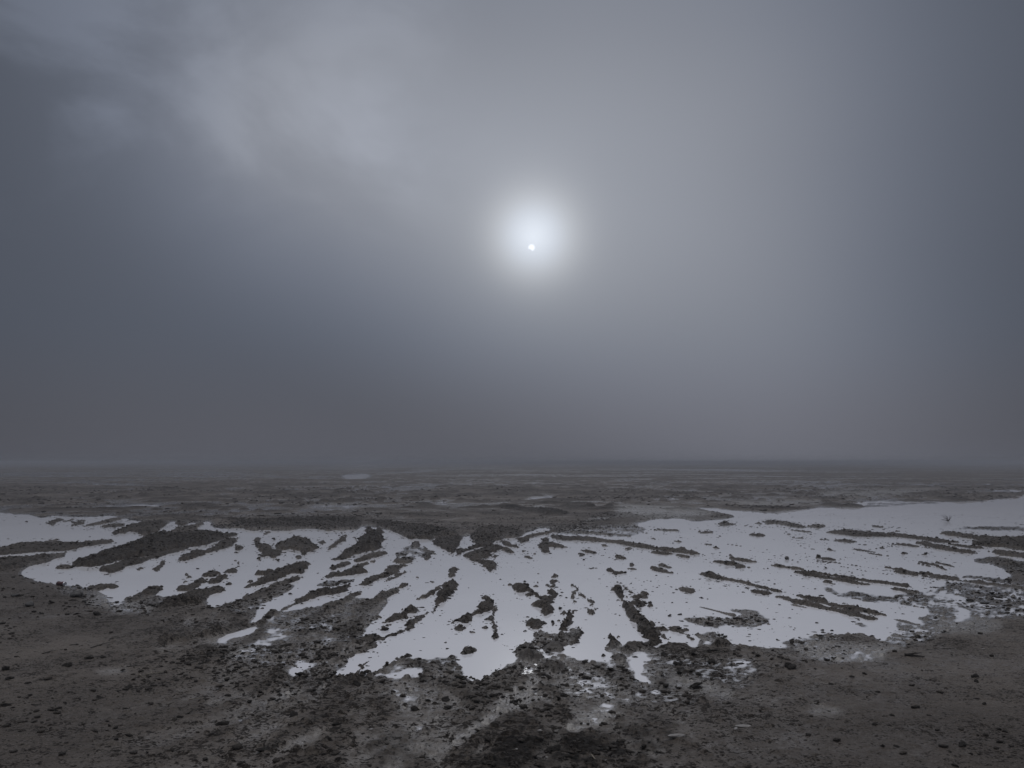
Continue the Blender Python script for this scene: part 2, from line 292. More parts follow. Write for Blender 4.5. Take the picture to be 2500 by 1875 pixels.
R 4 -4.304 11.215 -4.224 11.383 -4.256 11.734 -4.311 12.059 -4.190 12.011 -4.097 11.917 -4.076 11.644 -4.099 11.468 -4.015 11.133 -4.009 10.894 -4.172 10.933 | low mud spur on the near-left shore, right of the blunt finger
R 3 -5.118 16.155 -5.318 16.872 -5.294 16.966 -5.045 16.417 -4.929 15.902 -5.012 15.902
R 1.5 -4.860 15.497 -4.911 15.738 -4.823 15.497 -4.810 15.388
R 2 -4.304 13.747 -4.437 14.196 -4.478 14.398 -4.403 14.196 -4.244 13.624
R 4 -4.371 12.454 -4.424 12.875 -4.418 13.018 -4.279 12.767 -4.160 12.608 -4.123 12.303 -4.257 12.204 | pointed mud islet with a twig standing on it, left half of the pool
R 3 -4.176 12.821 -4.197 13.097 -4.132 13.153 -4.018 12.875 -3.994 12.629 -4.084 12.661 | smooth oval mud islet beside the one carrying a twig
R 4 -4.059 11.599 -4.044 11.917 -4.114 12.353 -4.073 12.505 -3.932 12.353 -3.874 12.011 -3.868 11.689 -3.964 11.573 | curved mud ridge just below the smooth oval islet
R 6 -5.068 17.353 -5.257 17.967 -5.326 18.402 -5.448 18.858 -5.346 18.742 -5.134 17.967 -4.940 17.353 -4.759 16.966 -4.608 16.872 -4.402 16.242 -4.133 15.738 -4.025 15.419 -3.942 14.891 -3.962 14.675 -4.119 14.964 -4.208 14.891 -4.076 14.263 -4.068 14.130 -4.334 15.113 -4.684 16.242 -4.838 16.596 | hook-shaped lumpy mud island in the back of the left pool
R 8 -4.563 16.966 -4.618 17.655 -4.622 18.182 -4.646 18.742 -4.556 18.858 -4.304 18.291 -4.095 17.967 -3.960 17.452 -3.983 17.157 -3.842 17.254 -3.569 16.417 -3.560 15.986 -3.600 15.577 -3.538 15.038 -3.630 15.188 -3.786 15.738 -3.929 15.986 -4.107 16.155 -4.143 15.902 -4.351 16.242 | broad lumpy mud island right of the hook-shaped one
R 3 -3.831 17.452 -3.846 17.862 -3.669 17.553 -3.635 16.966
R 3 -3.646 14.675 -3.681 15.038 -3.565 14.818 -3.509 14.398
R 2 -3.872 14.398 -3.855 14.563 -3.774 14.398 -3.763 14.157
R 2 -3.914 15.657 -3.942 15.902 -3.857 15.657 -3.830 15.450
R 3 -5.514 19.586 -5.682 20.373 -5.533 20.104 -5.377 19.461 -5.410 19.288
R 1.5 -4.947 18.182 -4.930 18.402 -4.861 18.074
R 5 -3.342 16.070 -3.399 16.596 -3.503 17.553 -3.619 18.627 -3.655 19.337 -3.553 19.095 -3.418 18.182 -3.371 17.353 -3.330 16.687 -3.291 15.986 | slender mud finger standing alone left of the tall dark heap
R 13 -2.963 14.466 -2.986 14.964 -3.041 15.738 -3.034 16.417 -3.081 17.157 -3.189 17.967 -3.248 18.976 -3.208 19.215 -3.582 21.525 -3.437 21.679 -3.187 20.237 -3.209 21.078 -3.108 21.225 -2.822 19.337 -2.647 18.402 -2.587 17.353 -2.492 16.596 -2.426 16.506 -2.417 15.986 -2.578 15.738 -2.730 15.113 -2.702 14.535 -2.890 14.330 | tall dark wedge-shaped mud heap with two horns at the back of the pool
R 5 -2.534 14.196 -2.552 14.818 -2.468 15.264 -2.400 15.657 -2.235 15.657 -2.190 15.341 -2.231 14.964 -2.320 14.535 -2.385 14.196 -2.440 14.000 | mud ridge at the foot of the tall wedge-shaped heap
R 2 -2.289 14.065 -2.201 14.263 -2.195 13.936
R 4 -2.730 12.930 -2.741 13.385 -2.700 13.747 -2.636 14.104 -2.535 13.873 -2.535 13.564 -2.617 13.326 -2.657 13.041 | small tapering mud ridge below the wedge-shaped heap
R 5 -2.628 12.204 -2.609 12.608 -2.507 12.767 -2.438 13.041 -2.411 13.504 -2.382 14.000 -2.258 13.873 -2.240 13.504 -2.261 13.210 -2.109 12.875 -2.145 12.608 -2.302 12.454 -2.429 12.303 -2.530 12.107 | crumbly forked mud ridge two below the wedge-shaped heap
R 8 -3.618 12.454 -3.648 12.767 -3.491 12.930 -3.501 13.385 -3.439 13.873 -3.319 14.104 -3.177 13.873 -3.135 13.385 -3.033 12.608 -3.179 12.608 -3.166 12.253 -3.193 11.825 -3.253 11.555 -3.347 11.298 -3.367 11.052 -3.411 11.512 -3.391 11.825 -3.460 12.107 -3.427 12.403 -3.521 12.323 | dark crumbly mud ridge in the middle of the left pool, below the broad island
R 2 -3.539 11.779 -3.468 11.917 -3.450 11.644
R 5 -3.204 10.409 -3.171 10.590 -3.159 10.894 -3.110 11.298 -3.082 11.644 -3.015 12.059 -2.904 12.204 -2.882 11.825 -2.949 11.599 -3.027 11.256 -3.045 10.816 -3.094 10.517 -3.150 10.339 | long narrow mud ridge parallel to and below the dark crumbly one
R 9 -3.946 9.766 -3.963 9.990 -3.951 10.260 -3.963 10.581 -3.939 10.883 -3.876 11.163 -3.862 11.329 -3.657 11.245 -3.552 10.922 -3.575 10.618 -3.543 10.329 -3.530 9.925 -3.611 9.861 -3.684 9.673 -3.758 9.551 -3.839 9.551 | black churned mud ridge along the near-left shore of the pool
R 3 -3.741 11.544 -3.745 11.650 -3.687 11.544 -3.675 11.414
R 11 -2.563 8.987 -2.605 9.375 -2.557 9.492 -2.474 9.404 -2.484 9.673 -2.461 9.990 -2.516 10.260 -2.452 10.400 -2.494 10.768 -2.458 10.962 -2.337 11.041 -2.221 11.163 -2.216 11.500 -2.135 11.588 -2.050 11.287 -2.013 10.922 -2.052 10.768 -2.150 10.581 -2.253 10.544 -2.301 10.260 -2.361 10.056 -2.413 9.797 -2.433 9.551 -2.437 9.261 -2.489 9.095 -2.516 8.987 | high black mud ridge bordering the narrow diagonal water channel
R 6 -3.093 7.635 -3.147 7.831 -3.122 7.933 -3.129 8.081 -3.078 8.038 -2.972 7.933 -2.894 7.996 -2.902 8.256 -2.877 8.439 -2.814 8.463 -2.740 8.347 -2.664 8.439 -2.543 8.631 -2.524 8.882 -2.468 8.882 -2.437 8.705 -2.576 8.439 -2.636 8.211 -2.721 8.081 -2.818 7.996 -2.858 7.851 -2.976 7.771 -3.003 7.673 -3.037 7.597 | dark overhanging rut edge snaking over the left foreground mud
R 5 -2.007 11.512 -1.965 11.917 -1.914 12.403 -1.855 12.714 -1.908 13.268 -1.879 13.564 -1.745 13.624 -1.630 13.624 -1.699 13.268 -1.641 12.608 -1.731 12.303 -1.825 11.825 -1.920 11.425 | club-shaped mud ridge left of the open central water
R 3 -1.700 11.689 -1.664 12.011 -1.614 12.403 -1.527 12.875 -1.494 12.714 -1.563 12.204 -1.639 11.825 | thin beaded mud streak below the club-shaped ridge
R 4 -2.122 9.925 -2.023 10.056 -1.956 10.260 -1.950 10.581 -1.872 10.768 -1.798 10.868 -1.812 10.618 -1.863 10.225 -1.919 9.797 -1.979 9.492 | pointed mud spur right of the high black ridge
R 6 -1.664 10.191 -1.600 10.472 -1.554 10.922 -1.495 11.082 -1.425 11.457 -1.341 11.457 -1.407 11.122 -1.360 10.845 -1.422 10.544 -1.438 10.260 -1.525 10.123 -1.641 9.861 -1.722 9.673 -1.774 9.735 -1.715 9.990 | long mud spur running from the left fan up into the central pool
R 6 -1.196 9.375 -1.175 9.612 -1.136 9.797 -1.063 9.642 -1.046 9.318 -1.077 9.205 -1.052 8.987 -1.133 8.882 -1.184 8.780 -1.266 8.705 -1.254 8.882 -1.252 9.068 -1.181 9.261 | lumpy arrow-shaped mud island left of the curved central ridge
R 2 -1.250 8.534 -1.213 8.655 -1.173 8.631 -1.220 8.510
R 2 -1.300 8.393 -1.277 8.477 -1.264 8.416
R 2 -1.255 8.416 -1.231 8.463 -1.198 8.393 -1.221 8.337
R 2 -1.409 9.068 -1.366 9.068 -1.335 8.987 -1.373 8.987
R 1.5 -1.460 8.558 -1.436 8.572 -1.430 8.486
R 8 -0.880 9.375 -0.864 9.861 -0.861 10.329 -0.904 10.845 -0.899 11.500 -0.852 11.859 -0.777 11.859 -0.695 11.329 -0.698 11.001 -0.736 10.400 -0.781 9.990 -0.827 9.673 -0.855 9.318 | dark upper head of the long curved ridge in the central pool
R 4 -1.071 10.157 -1.049 10.472 -1.003 10.922 -0.961 11.245 -0.917 11.001 -0.916 10.581 -0.971 10.581 -1.007 10.260 | small mud arm branching left from the head of the curved ridge
R 6 -1.030 8.347 -1.044 8.534 -1.036 8.935 -0.955 9.149 -0.885 9.318 -0.887 9.041 -0.917 8.780 -0.945 8.534 -0.992 8.324 | middle section of the long curved ridge in the central pool
R 6 -1.414 7.673 -1.443 7.831 -1.378 7.831 -1.362 8.081 -1.317 8.167 -1.322 8.256 -1.282 8.167 -1.211 8.038 -1.158 8.081 -1.102 8.167 -1.062 8.324 -1.018 8.324 -1.021 8.211 -1.087 8.059 -1.148 7.892 -1.224 7.851 -1.292 7.811 -1.329 7.693 | lower-left tail of the long curved ridge in the central pool
R 5 -1.600 7.134 -1.562 7.305 -1.474 7.485 -1.398 7.673 -1.395 7.485 -1.446 7.340 -1.517 7.167
R 5 -1.493 6.754 -1.447 6.939 -1.381 7.167 -1.310 7.448 -1.243 7.712 -1.177 7.811 -1.209 7.597 -1.285 7.305 -1.347 7.067 -1.412 6.876 -1.451 6.724 | straight mud ridge just below the tail of the curved ridge
R 5 -1.303 6.412 -1.268 6.579 -1.220 6.694 -1.188 6.876 -1.176 7.067 -1.148 7.100 -1.141 6.986 -1.170 6.814 -1.195 6.636 -1.243 6.522 -1.258 6.385 | mud ridge between two water fingers at the near shore, left of centre
R 4 -1.081 6.579 -1.041 6.724 -0.983 6.907 -0.944 7.167 -0.901 7.305 -0.866 7.270 -0.916 7.067 -0.954 6.907 -1.004 6.665 -1.031 6.522 | low mud edge on the near shore right of the two water fingers
R 8 -1.159 6.359 -1.160 6.439 -1.117 6.467 -1.085 6.439 -1.029 6.467 -1.009 6.385 -1.070 6.306 -1.136 6.306 | black mud lump on the near shore left of centre
R 4 -0.435 7.485 -0.424 7.559 -0.380 7.635 -0.346 7.597 -0.303 7.522 -0.305 7.376 -0.363 7.305 -0.419 7.340 | round crumbly mud islet off the near shore in the central pool
R 9 -0.589 8.705 -0.564 8.882 -0.526 9.041 -0.490 9.261 -0.439 9.404 -0.376 9.581 -0.356 9.861 -0.298 9.990 -0.315 10.191 -0.341 10.508 -0.318 10.655 -0.275 10.730 -0.237 10.544 -0.185 10.123 -0.179 9.797 -0.196 9.612 -0.238 9.492 -0.326 9.289 -0.375 9.289 -0.405 9.095 -0.386 8.882 -0.418 8.755 -0.474 8.780 -0.505 8.831 | sickle-shaped mud ridge in the open central water
R 4 -0.225 9.581 -0.177 9.673 -0.157 9.149 -0.140 8.935 -0.127 8.439 -0.132 8.167 -0.162 7.954 -0.189 7.851 -0.191 8.124 -0.181 8.439 -0.178 8.730 -0.201 8.935 -0.248 8.935 -0.186 9.122 -0.201 9.375 | narrow vertical mud strip hanging below the sickle-shaped ridge
R 4 -0.521 8.486 -0.510 8.606 -0.445 8.486 -0.443 8.370 -0.505 8.370
R 3 -0.289 8.486 -0.265 8.572 -0.235 8.486 -0.260 8.416
R 2 -0.387 8.301 -0.372 8.356 -0.328 8.234 -0.356 8.189
R 2 -0.564 8.463 -0.543 8.486 -0.545 8.383
R 6 -0.053 11.500 0.069 11.570 0.212 11.414 0.220 11.245 0.262 11.001 0.258 10.845 0.322 10.692 0.338 10.508 0.458 10.472 0.434 10.692 0.482 11.001 0.543 11.082 0.570 10.922 0.548 10.400 0.496 10.123 0.474 9.673 0.472 9.433 0.425 9.261 0.361 9.122 0.320 9.318 0.356 9.492 0.380 9.612 0.313 9.704 0.271 9.861 0.324 10.056 0.345 10.365 0.242 10.655 0.156 10.845 0.042 10.883 0.031 11.163 | Y-shaped crumbly mud island in the middle of the pool
R 4 0.521 11.767 0.573 11.952 0.625 11.859 0.572 11.414 0.575 11.245 0.516 11.245 0.550 11.457
R 3 0.553 12.491 0.594 12.647 0.616 12.290 0.585 12.191
R 3 0.152 10.581 0.211 10.768 0.241 10.581 0.194 10.436
R 1.5 0.297 11.722 0.371 11.722 0.331 11.605
R 2 0.295 11.371 0.334 11.500 0.359 11.329 0.326 11.229
R 2 0.428 11.414 0.503 11.483 0.469 11.262
R 2 0.502 9.612 0.526 9.685 0.542 9.612 0.522 9.522
R 3 0.806 11.414 0.831 11.518 0.844 11.287 0.857 10.922 0.820 10.883 0.809 11.204
R 2 0.696 10.400 0.752 10.730 0.803 10.962 0.828 10.845 0.761 10.544 0.719 10.260 0.695 10.225
R 2 0.694 10.056 0.730 10.191 0.749 10.090 0.715 9.977
R 3 0.845 10.768 0.862 10.692 0.897 10.329 0.915 9.925 0.895 9.492 0.874 9.375 0.892 9.797 0.875 10.191 0.847 10.508 | thin hooked mud curl in the water right of the Y-shaped island
R 2 0.795 9.375 0.835 9.612 0.829 9.433 0.865 9.492 0.893 9.375 0.867 9.205 0.814 9.261
R 6 0.462 8.347 0.502 8.582 0.579 8.935 0.600 9.261 0.635 9.492 0.669 9.551 0.691 9.433 0.661 9.095 0.619 8.831 0.553 8.534 0.497 8.347 | round-tipped mud finger below the Y-shaped island
R 2 0.540 9.318 0.568 9.375 0.602 9.289 0.567 9.205
R 3 0.404 8.705 0.427 8.805 0.450 8.705 0.422 8.606
R 2 0.489 8.831 0.510 8.872 0.529 8.805 0.508 8.755
R 5 0.152 8.705 0.193 8.882 0.260 8.935 0.364 8.857 0.343 8.680 0.299 8.463 0.228 8.463 0.213 8.582 0.169 8.631 | flat-topped mud lump left of the round-tipped finger
R 7 0.059 7.376 0.069 7.597 0.161 7.811 0.225 7.751 0.205 7.597 0.262 7.412 0.289 7.305 0.238 7.167 0.160 7.035 0.042 7.100 0.089 7.270 | black mud hump where the central rut meets the near shore
R 4 0.173 7.954 0.204 8.211 0.252 8.370 0.278 8.347 0.226 8.081 0.188 7.913
R 5 0.484 7.597 0.535 7.996 0.575 8.211 0.636 8.439 0.664 8.582 0.692 8.534 0.678 8.416 0.620 8.124 0.549 7.831 0.492 7.597 | straight mud flank on the right side of the central rut
R 5 0.330 7.913 0.392 7.996 0.359 7.831 0.408 7.811 0.486 7.751 0.480 7.522 0.404 7.448 0.324 7.412 0.317 7.597
R 3 0.227 7.811 0.312 7.872 0.290 7.751
R 4 0.375 8.167 0.440 8.256 0.453 8.038 0.394 8.038
R 9 1.256 11.204 1.367 11.544 1.424 11.414 1.395 11.001 1.348 10.544 1.325 10.191 1.335 9.797 1.391 9.612 1.372 9.149 1.400 8.780 1.437 8.780 1.344 8.256 1.397 8.167 1.300 7.996 1.314 7.831 1.227 7.597 1.151 7.673 1.178 7.913 1.174 8.081 1.214 8.393 1.215 8.780 1.184 9.261 1.179 9.492 1.219 9.612 1.246 9.990 1.267 10.329 1.266 10.692 | thick black mud ridge curving down to the near shore right of centre
R 6 1.341 9.990 1.421 10.191 1.490 10.225 1.509 9.990 1.469 9.797 1.400 9.673 1.347 9.735 | dark mud lump touching the right flank of the thick black ridge
R 5 1.402 10.365 1.465 10.508 1.564 10.581 1.625 10.472 1.565 10.294 1.485 10.260 1.415 10.225
R 3 1.570 10.692 1.640 10.783 1.689 10.559 1.603 10.544
R 4 1.550 10.056 1.587 10.157 1.598 10.056 1.564 9.938
R 4 1.485 9.766 1.531 9.861 1.552 9.766 1.507 9.642
R 3 1.411 11.122 1.446 11.122 1.465 11.001 1.413 10.962
R 2 1.432 10.845 1.483 10.962 1.502 10.768 1.462 10.730
R 2 1.335 10.400 1.367 10.472 1.369 10.365
R 5 0.867 8.038 0.886 8.167 0.918 8.189 0.937 7.913 0.931 7.791 0.941 7.673 0.899 7.522 0.835 7.522 0.828 7.751 0.858 7.872 | horn-shaped mud lump on the near shore left of the thick black ridge
R 3 0.750 7.270 0.770 7.312 0.781 7.277 0.759 7.208
R 5 0.956 7.597 1.062 7.791 1.162 7.751 1.187 7.597 1.080 7.412 0.990 7.376 0.945 7.448
R 4 0.807 7.201 0.907 7.270 0.951 7.201 0.900 7.035 0.844 7.067
R 5 0.564 7.002 0.611 7.117 0.633 7.117 0.619 7.002 0.574 6.939
R 6 0.242 6.845 0.356 6.970 0.426 6.907 0.454 6.784 0.362 6.665 0.272 6.694 | dark mud hump in the rut, just right of the brightest wet patch
R 5 1.403 8.416 1.451 8.486 1.488 8.347 1.446 8.256 1.393 8.301
R 5 1.505 8.393 1.562 8.510 1.629 8.534 1.620 8.393 1.686 8.416 1.668 8.324 1.602 8.256 1.628 8.038 1.627 7.913 1.561 7.872 1.568 8.081 1.568 8.256 1.502 8.278 | bent chain of mud lumps trailing right from the thick black ridge
R 4 1.307 8.256 1.373 8.393 1.396 8.167 1.347 8.081 1.303 8.124
R 4 1.357 8.038 1.401 8.146 1.405 7.996 1.366 7.892
R 3 1.422 7.996 1.452 8.072 1.455 7.996
R 4 1.662 8.124 1.728 8.234 1.757 8.167 1.721 8.038 1.670 8.038
R 6 1.854 8.256 1.897 8.256 1.891 8.081 1.922 7.996 1.908 7.872 1.918 7.712 1.874 7.597 1.769 7.559 1.747 7.635 1.826 7.872 1.830 8.038 | conical mud lump at the near shore below the sandy bar
R 6 2.034 17.655 2.177 17.758 2.305 17.452 2.446 17.157 2.628 16.596 2.725 16.242 2.847 16.452 2.916 16.070 3.126 15.936 3.252 15.497 3.267 15.264 3.124 15.113 2.960 15.419 2.757 15.738 2.558 16.155 2.318 16.506 2.151 16.966 2.018 17.353 | long mud ridge pointing right in the middle of the bright right pool
R 3 2.442 15.577 2.530 15.770 2.696 15.577 2.802 15.264 2.652 15.143 2.501 15.388
R 3 2.806 15.113 2.892 15.234 2.967 14.964 3.001 14.704 2.889 14.647 2.812 14.891
R 4 1.749 15.038 1.843 15.038 1.875 14.605 1.768 14.425 1.698 14.605
R 2 2.062 16.329 2.168 16.417 2.176 16.155 2.084 16.036
R 5 3.218 14.196 3.307 14.130 3.408 13.936 3.477 13.747 3.548 13.686 3.600 13.504 3.607 13.268 3.439 13.210 3.430 13.504 3.318 13.686 3.218 14.000 | mud streak with a peaked right half in the bright right pool
R 4 3.635 14.675 3.753 14.535 3.833 14.263 3.888 13.975 3.762 14.000 3.655 14.157 3.612 14.398 | thin mud streak just behind the peaked streak
R 3 3.735 15.113 3.802 15.188 3.801 14.935 3.724 14.847
R 5 2.657 12.661 2.757 12.693 2.834 12.505 2.905 12.303 2.975 12.011 3.053 11.871 3.104 11.689 3.142 11.468 3.214 11.298 3.260 11.052 3.326 10.740 3.248 10.778 3.191 11.052 3.095 11.298 3.020 11.555 2.968 11.734 2.889 11.917 2.755 12.155 2.694 12.403 | longest straight tyre-mark ridge in the bright right pool
R 3 2.938 10.933 3.024 11.036 3.099 10.894 3.168 10.740 3.057 10.590 2.977 10.702 2.929 10.816 | short faint mud bar below the longest straight ridge
R 4 3.353 10.533 3.441 10.497 3.503 10.354 3.587 10.284 3.633 10.080 3.615 9.915 3.699 9.725 3.822 9.572 3.858 9.366 3.888 9.114 3.788 9.196 3.722 9.395 3.621 9.572 3.560 9.819 3.493 10.013 3.434 10.215 | upper of the paired tyre-rut ridges at the lower right
R 5 3.143 10.461 3.220 10.497 3.263 10.284 3.357 10.080 3.436 9.851 3.523 9.664 3.607 9.483 3.658 9.309 3.666 9.087 3.724 8.927 3.618 8.875 3.559 9.033 3.477 9.141 3.446 9.424 3.360 9.633 3.271 9.819 3.177 10.013 | lower of the paired tyre-rut ridges at the lower right
R 3 2.073 13.268 2.151 13.408 2.225 13.176 2.300 12.821 2.377 12.588 2.218 12.661 2.115 12.930
R 3 2.246 13.686 2.317 13.810 2.365 13.504 2.401 13.268 2.322 13.176 2.256 13.444
R 2 1.792 13.624 1.887 13.848 1.903 13.600 1.827 13.408
R 1.5 1.716 13.153 1.833 13.245 1.777 13.041
R 2 2.149 11.133 2.244 11.256 2.263 10.894 2.171 10.665 2.137 10.894
R 4 4.019 13.624 4.124 13.686 4.202 13.385 4.314 13.210 4.295 12.985 4.150 13.131 4.026 13.361 | small mud ridge right of centre, below the round stone in the water
R 4 4.363 12.897 4.442 12.735 4.501 12.525 4.576 12.372 4.669 12.174 4.747 11.983 4.828 11.843 4.926 11.661 5.033 11.485 5.103 11.399 5.099 11.231 4.980 11.231 4.911 11.399 4.828 11.573 4.717 11.751 4.621 11.983 4.521 12.223 4.430 12.474 4.326 12.629 | long upper ridge of the middle tyre track on the right
R 5 4.054 12.735 4.192 12.788 4.290 12.525 4.376 12.322 4.459 12.126 4.540 11.936 4.565 11.617 4.659 11.485 4.538 11.485 4.436 11.661 4.352 11.936 4.247 12.174 4.121 12.372 | broken lower ridge of the middle tyre track on the right
R 3 4.803 11.149 4.885 11.068 4.929 10.909 4.990 10.793 4.882 10.755 4.815 10.909 4.774 11.028
R 2 4.181 11.843 4.256 11.843 4.264 11.529 4.292 11.442 4.203 11.529 4.157 11.706
R 3 5.604 13.467 5.695 13.349 5.763 13.119 5.830 12.842 5.932 12.629 6.031 12.423 6.063 12.223 6.156 12.078 5.991 12.078 5.918 12.322 5.791 12.525 5.695 12.842 5.674 13.233 | upper of two thin parallel tyre ridges running to the right edge
R 3 5.532 12.951 5.613 12.810 5.710 12.577 5.788 12.322 5.887 12.126 6.022 11.889 6.200 11.751 6.325 11.529 6.445 11.315 6.561 11.108 6.467 10.948 6.303 11.273 6.105 11.573 5.974 11.843 5.777 12.030 5.682 12.372 5.557 12.682 | lower of two thin parallel tyre ridges running to the right edge
R 3 6.585 18.009 6.739 18.116 6.826 17.798 6.919 17.654 6.709 17.492 6.583 17.798
R 2 6.357 18.225 6.507 18.269 6.577 18.116 6.396 18.009
R 4 7.153 20.023 7.505 20.290 7.800 20.620 8.027 20.426 8.164 20.023 8.295 19.636 8.570 19.510 8.690 19.142 8.698 18.558 8.796 18.116 8.870 17.695 9.044 17.492 8.676 17.492 8.400 17.492 8.403 18.009 8.323 18.335 8.233 18.787 7.866 18.904 7.443 18.787 7.226 19.263 7.118 19.636 | long low mud bar across the right pool, nearest below the twig plant
R 4 7.987 17.593 8.125 17.492 8.166 17.003 8.280 16.871 8.203 16.363 8.215 16.019 8.270 15.770 8.029 15.372 7.915 15.528 7.863 15.852 7.816 16.276 7.907 16.909 7.923 17.293 | mud bar parallel to and below the long low bar at the right
R 3 7.275 17.137 7.493 17.099 7.570 16.871 7.680 16.723 7.683 16.541 7.515 16.631 7.393 16.871
R 4 7.811 16.723 7.951 16.946 7.864 16.686 7.753 16.505
R 7 9.533 19.636 9.955 20.156 9.946 19.636 10.041 19.263 10.092 18.904 10.371 18.904 10.474 18.558 11.059 19.022 11.275 19.022 9.299 15.688 9.173 16.103 9.179 16.541 8.935 16.541 8.970 17.003 9.099 17.492 9.390 17.798 9.576 18.335 9.517 18.558 9.576 18.904 9.495 19.142 | dark mud bank at the right edge of the picture, below the twig plant
R 3 8.529 17.195 8.613 17.003 8.647 16.723 8.761 16.541 8.711 16.189 8.501 16.276 8.436 16.723
R 5 8.425 15.688 8.651 15.770 8.727 15.608 8.982 15.450 9.111 15.372 8.510 14.356 8.494 14.775 8.345 15.067 8.476 15.450 | mud strip at the right edge under the dark bank
R 2 8.904 21.896 9.131 22.054 9.161 21.739 8.937 21.585
R 1.5 8.740 20.846 8.874 20.903 8.689 20.620
R 1.5 8.801 20.426 8.955 20.290 8.811 20.156
R 1.5 6.264 16.155 6.416 15.985 6.466 15.656 6.297 15.770
R 2 6.198 15.688 6.280 15.403 6.362 15.097 6.397 14.847 6.282 15.097 6.221 15.418
R 2 6.846 16.452 6.970 16.541 6.910 16.276 6.790 16.155
R 2 6.819 15.450 6.921 15.497 6.860 15.218 6.751 15.187
R 2 7.160 15.450 7.262 15.528 7.158 15.187 7.086 15.187
R 2 5.820 16.363 5.880 16.363 5.803 15.688 5.758 15.885
R 2.5 6.471 14.091 6.533 14.065 6.571 13.834 6.510 13.408 6.397 12.842 6.383 13.007 6.468 13.527 6.470 13.834
R 2 6.356 13.936 6.383 13.648 6.369 13.291 6.326 13.527
R 2 6.724 14.156 6.764 13.961 6.772 13.710 6.718 13.291 6.680 13.467 6.688 13.834
R 4 7.551 13.898 7.885 14.156 8.011 14.091 7.846 13.648 7.597 13.587
R 3 5.061 14.775 5.154 14.775 5.268 14.661 5.285 14.329 5.149 14.329 5.056 14.493
R 2 4.862 14.196 4.938 14.156 5.075 14.000 4.944 13.961
R 3 4.219 20.157 4.367 20.104 4.499 20.318 4.579 19.972 4.382 19.790 4.237 19.893
R 3 5.169 19.387 5.359 19.337 5.537 19.461 5.499 19.047 5.299 18.905 5.191 19.095
R 2 3.684 17.254 3.835 17.157 3.926 16.928 3.756 16.966
R 2 3.736 16.596 3.823 16.560 3.886 16.242 3.753 16.329
R 2 3.204 20.933 3.415 20.876 3.729 20.790 3.975 20.593 3.568 20.373 3.335 20.649
R 2 2.863 18.447 2.972 18.402 3.051 18.182 2.910 18.139
R 2 3.241 17.862 3.444 17.553 3.304 17.594
R 1.5 6.087 19.586 6.188 19.387 6.050 19.337
R 2 5.884 18.742 6.083 18.627 6.226 18.358 5.985 18.447
R 2 6.505 20.790 6.698 20.510 6.837 19.972 6.565 20.104
R 1.5 2.592 20.790 2.866 20.876 2.640 20.318
R 3 2.249 19.337 2.436 19.215 2.589 18.858 2.391 18.858
R 5 5.300 22.748 5.695 23.594 5.663 22.479 5.332 21.992 | low mud mound on the far rim of the bright right pool
R 3 6.251 22.816 6.493 23.341 6.395 22.646
R 4 6.490 22.646 6.844 23.705 7.070 23.966 7.087 23.521 7.254 23.341 7.293 22.479 7.210 21.525 6.939 21.525 6.884 22.152 6.830 22.748 | flat mud bar at the back of the right pool, right of the low mound
R 3 7.314 21.834 7.784 22.314 7.819 21.834 7.353 21.078
R 4 -1.967 17.553 -1.927 17.862 -1.723 16.966 -1.786 16.242 -1.916 16.779
R 6 -1.510 15.264 -1.516 15.738 -1.412 15.419 -1.331 14.535 -1.365 14.330 -1.430 14.535 | dark stump-like mud lump left of the crossing ruts
R 4 -1.908 14.000 -1.904 14.535 -1.723 14.818 -1.598 14.535 -1.599 14.000 -1.743 13.747
R 3 -1.686 16.779 -1.448 15.902 -1.265 15.113 -1.358 15.264 -1.548 15.902
R 9 -1.664 17.862 -1.559 18.402 -1.400 18.858 -1.083 18.858 -1.018 18.402 -1.021 17.157 -1.029 16.417 -1.024 16.070 -1.042 15.577 -1.080 15.419 -1.168 15.738 -1.354 16.596 -1.543 17.353 | triangular mud heap pointing down between the crossing ruts
R 8 -1.035 16.242 -0.954 16.329 -0.872 16.070 -0.830 16.242 -0.716 16.779 -0.758 17.758 -0.616 17.967 -0.427 17.967 -0.376 17.353 -0.452 16.779 -0.569 16.596 -0.766 15.986 -0.866 15.657 -0.899 15.113 -0.922 14.964 -1.001 15.577 | dark mud tongue right of the triangular heap, at the ruts' crossing
R 8 -0.882 18.402 -0.881 20.649 -0.772 21.225 -0.473 21.834 -0.125 21.225 0.204 20.649 0.297 19.586 0.086 18.514 -0.109 18.514 -0.238 17.967 -0.427 17.967 -0.616 17.967 -0.786 17.967 | dark churned mud mass behind the crossing ruts
R 6 -0.820 15.113 -0.747 15.577 -0.585 16.070 -0.439 16.966 -0.298 17.061 -0.187 16.779 -0.010 15.986 0.088 15.497 -0.043 15.577 -0.215 16.242 -0.275 15.738 -0.368 15.497 -0.343 15.113 -0.395 14.675 -0.529 14.535 -0.584 14.398 -0.612 14.000 -0.712 14.535 | fan-shaped mud island right below the ruts' crossing
R 6 -0.621 14.196 -0.524 14.398 -0.380 14.130 -0.259 14.000 -0.243 13.504 -0.291 12.821 -0.348 12.930 -0.434 13.504 -0.519 13.873 | lower pointed half of the fan-shaped mud island
R 3 -0.337 14.818 -0.296 15.143 -0.238 14.964 -0.272 14.675
R 4 -0.235 17.758 -0.104 17.655 0.025 16.966 0.128 16.417 -0.010 16.417 -0.153 16.966 | short mud ridge on the right side of the ruts' crossing
R 1.5 0.143 16.155 0.241 15.902 0.334 15.577 0.222 15.738
R 1.5 0.364 15.450 0.455 15.234 0.392 15.264
R 3 0.209 14.818 0.259 15.038 0.365 14.535 0.265 14.466 | lone oval mud islet in open water right of the fan-shaped island
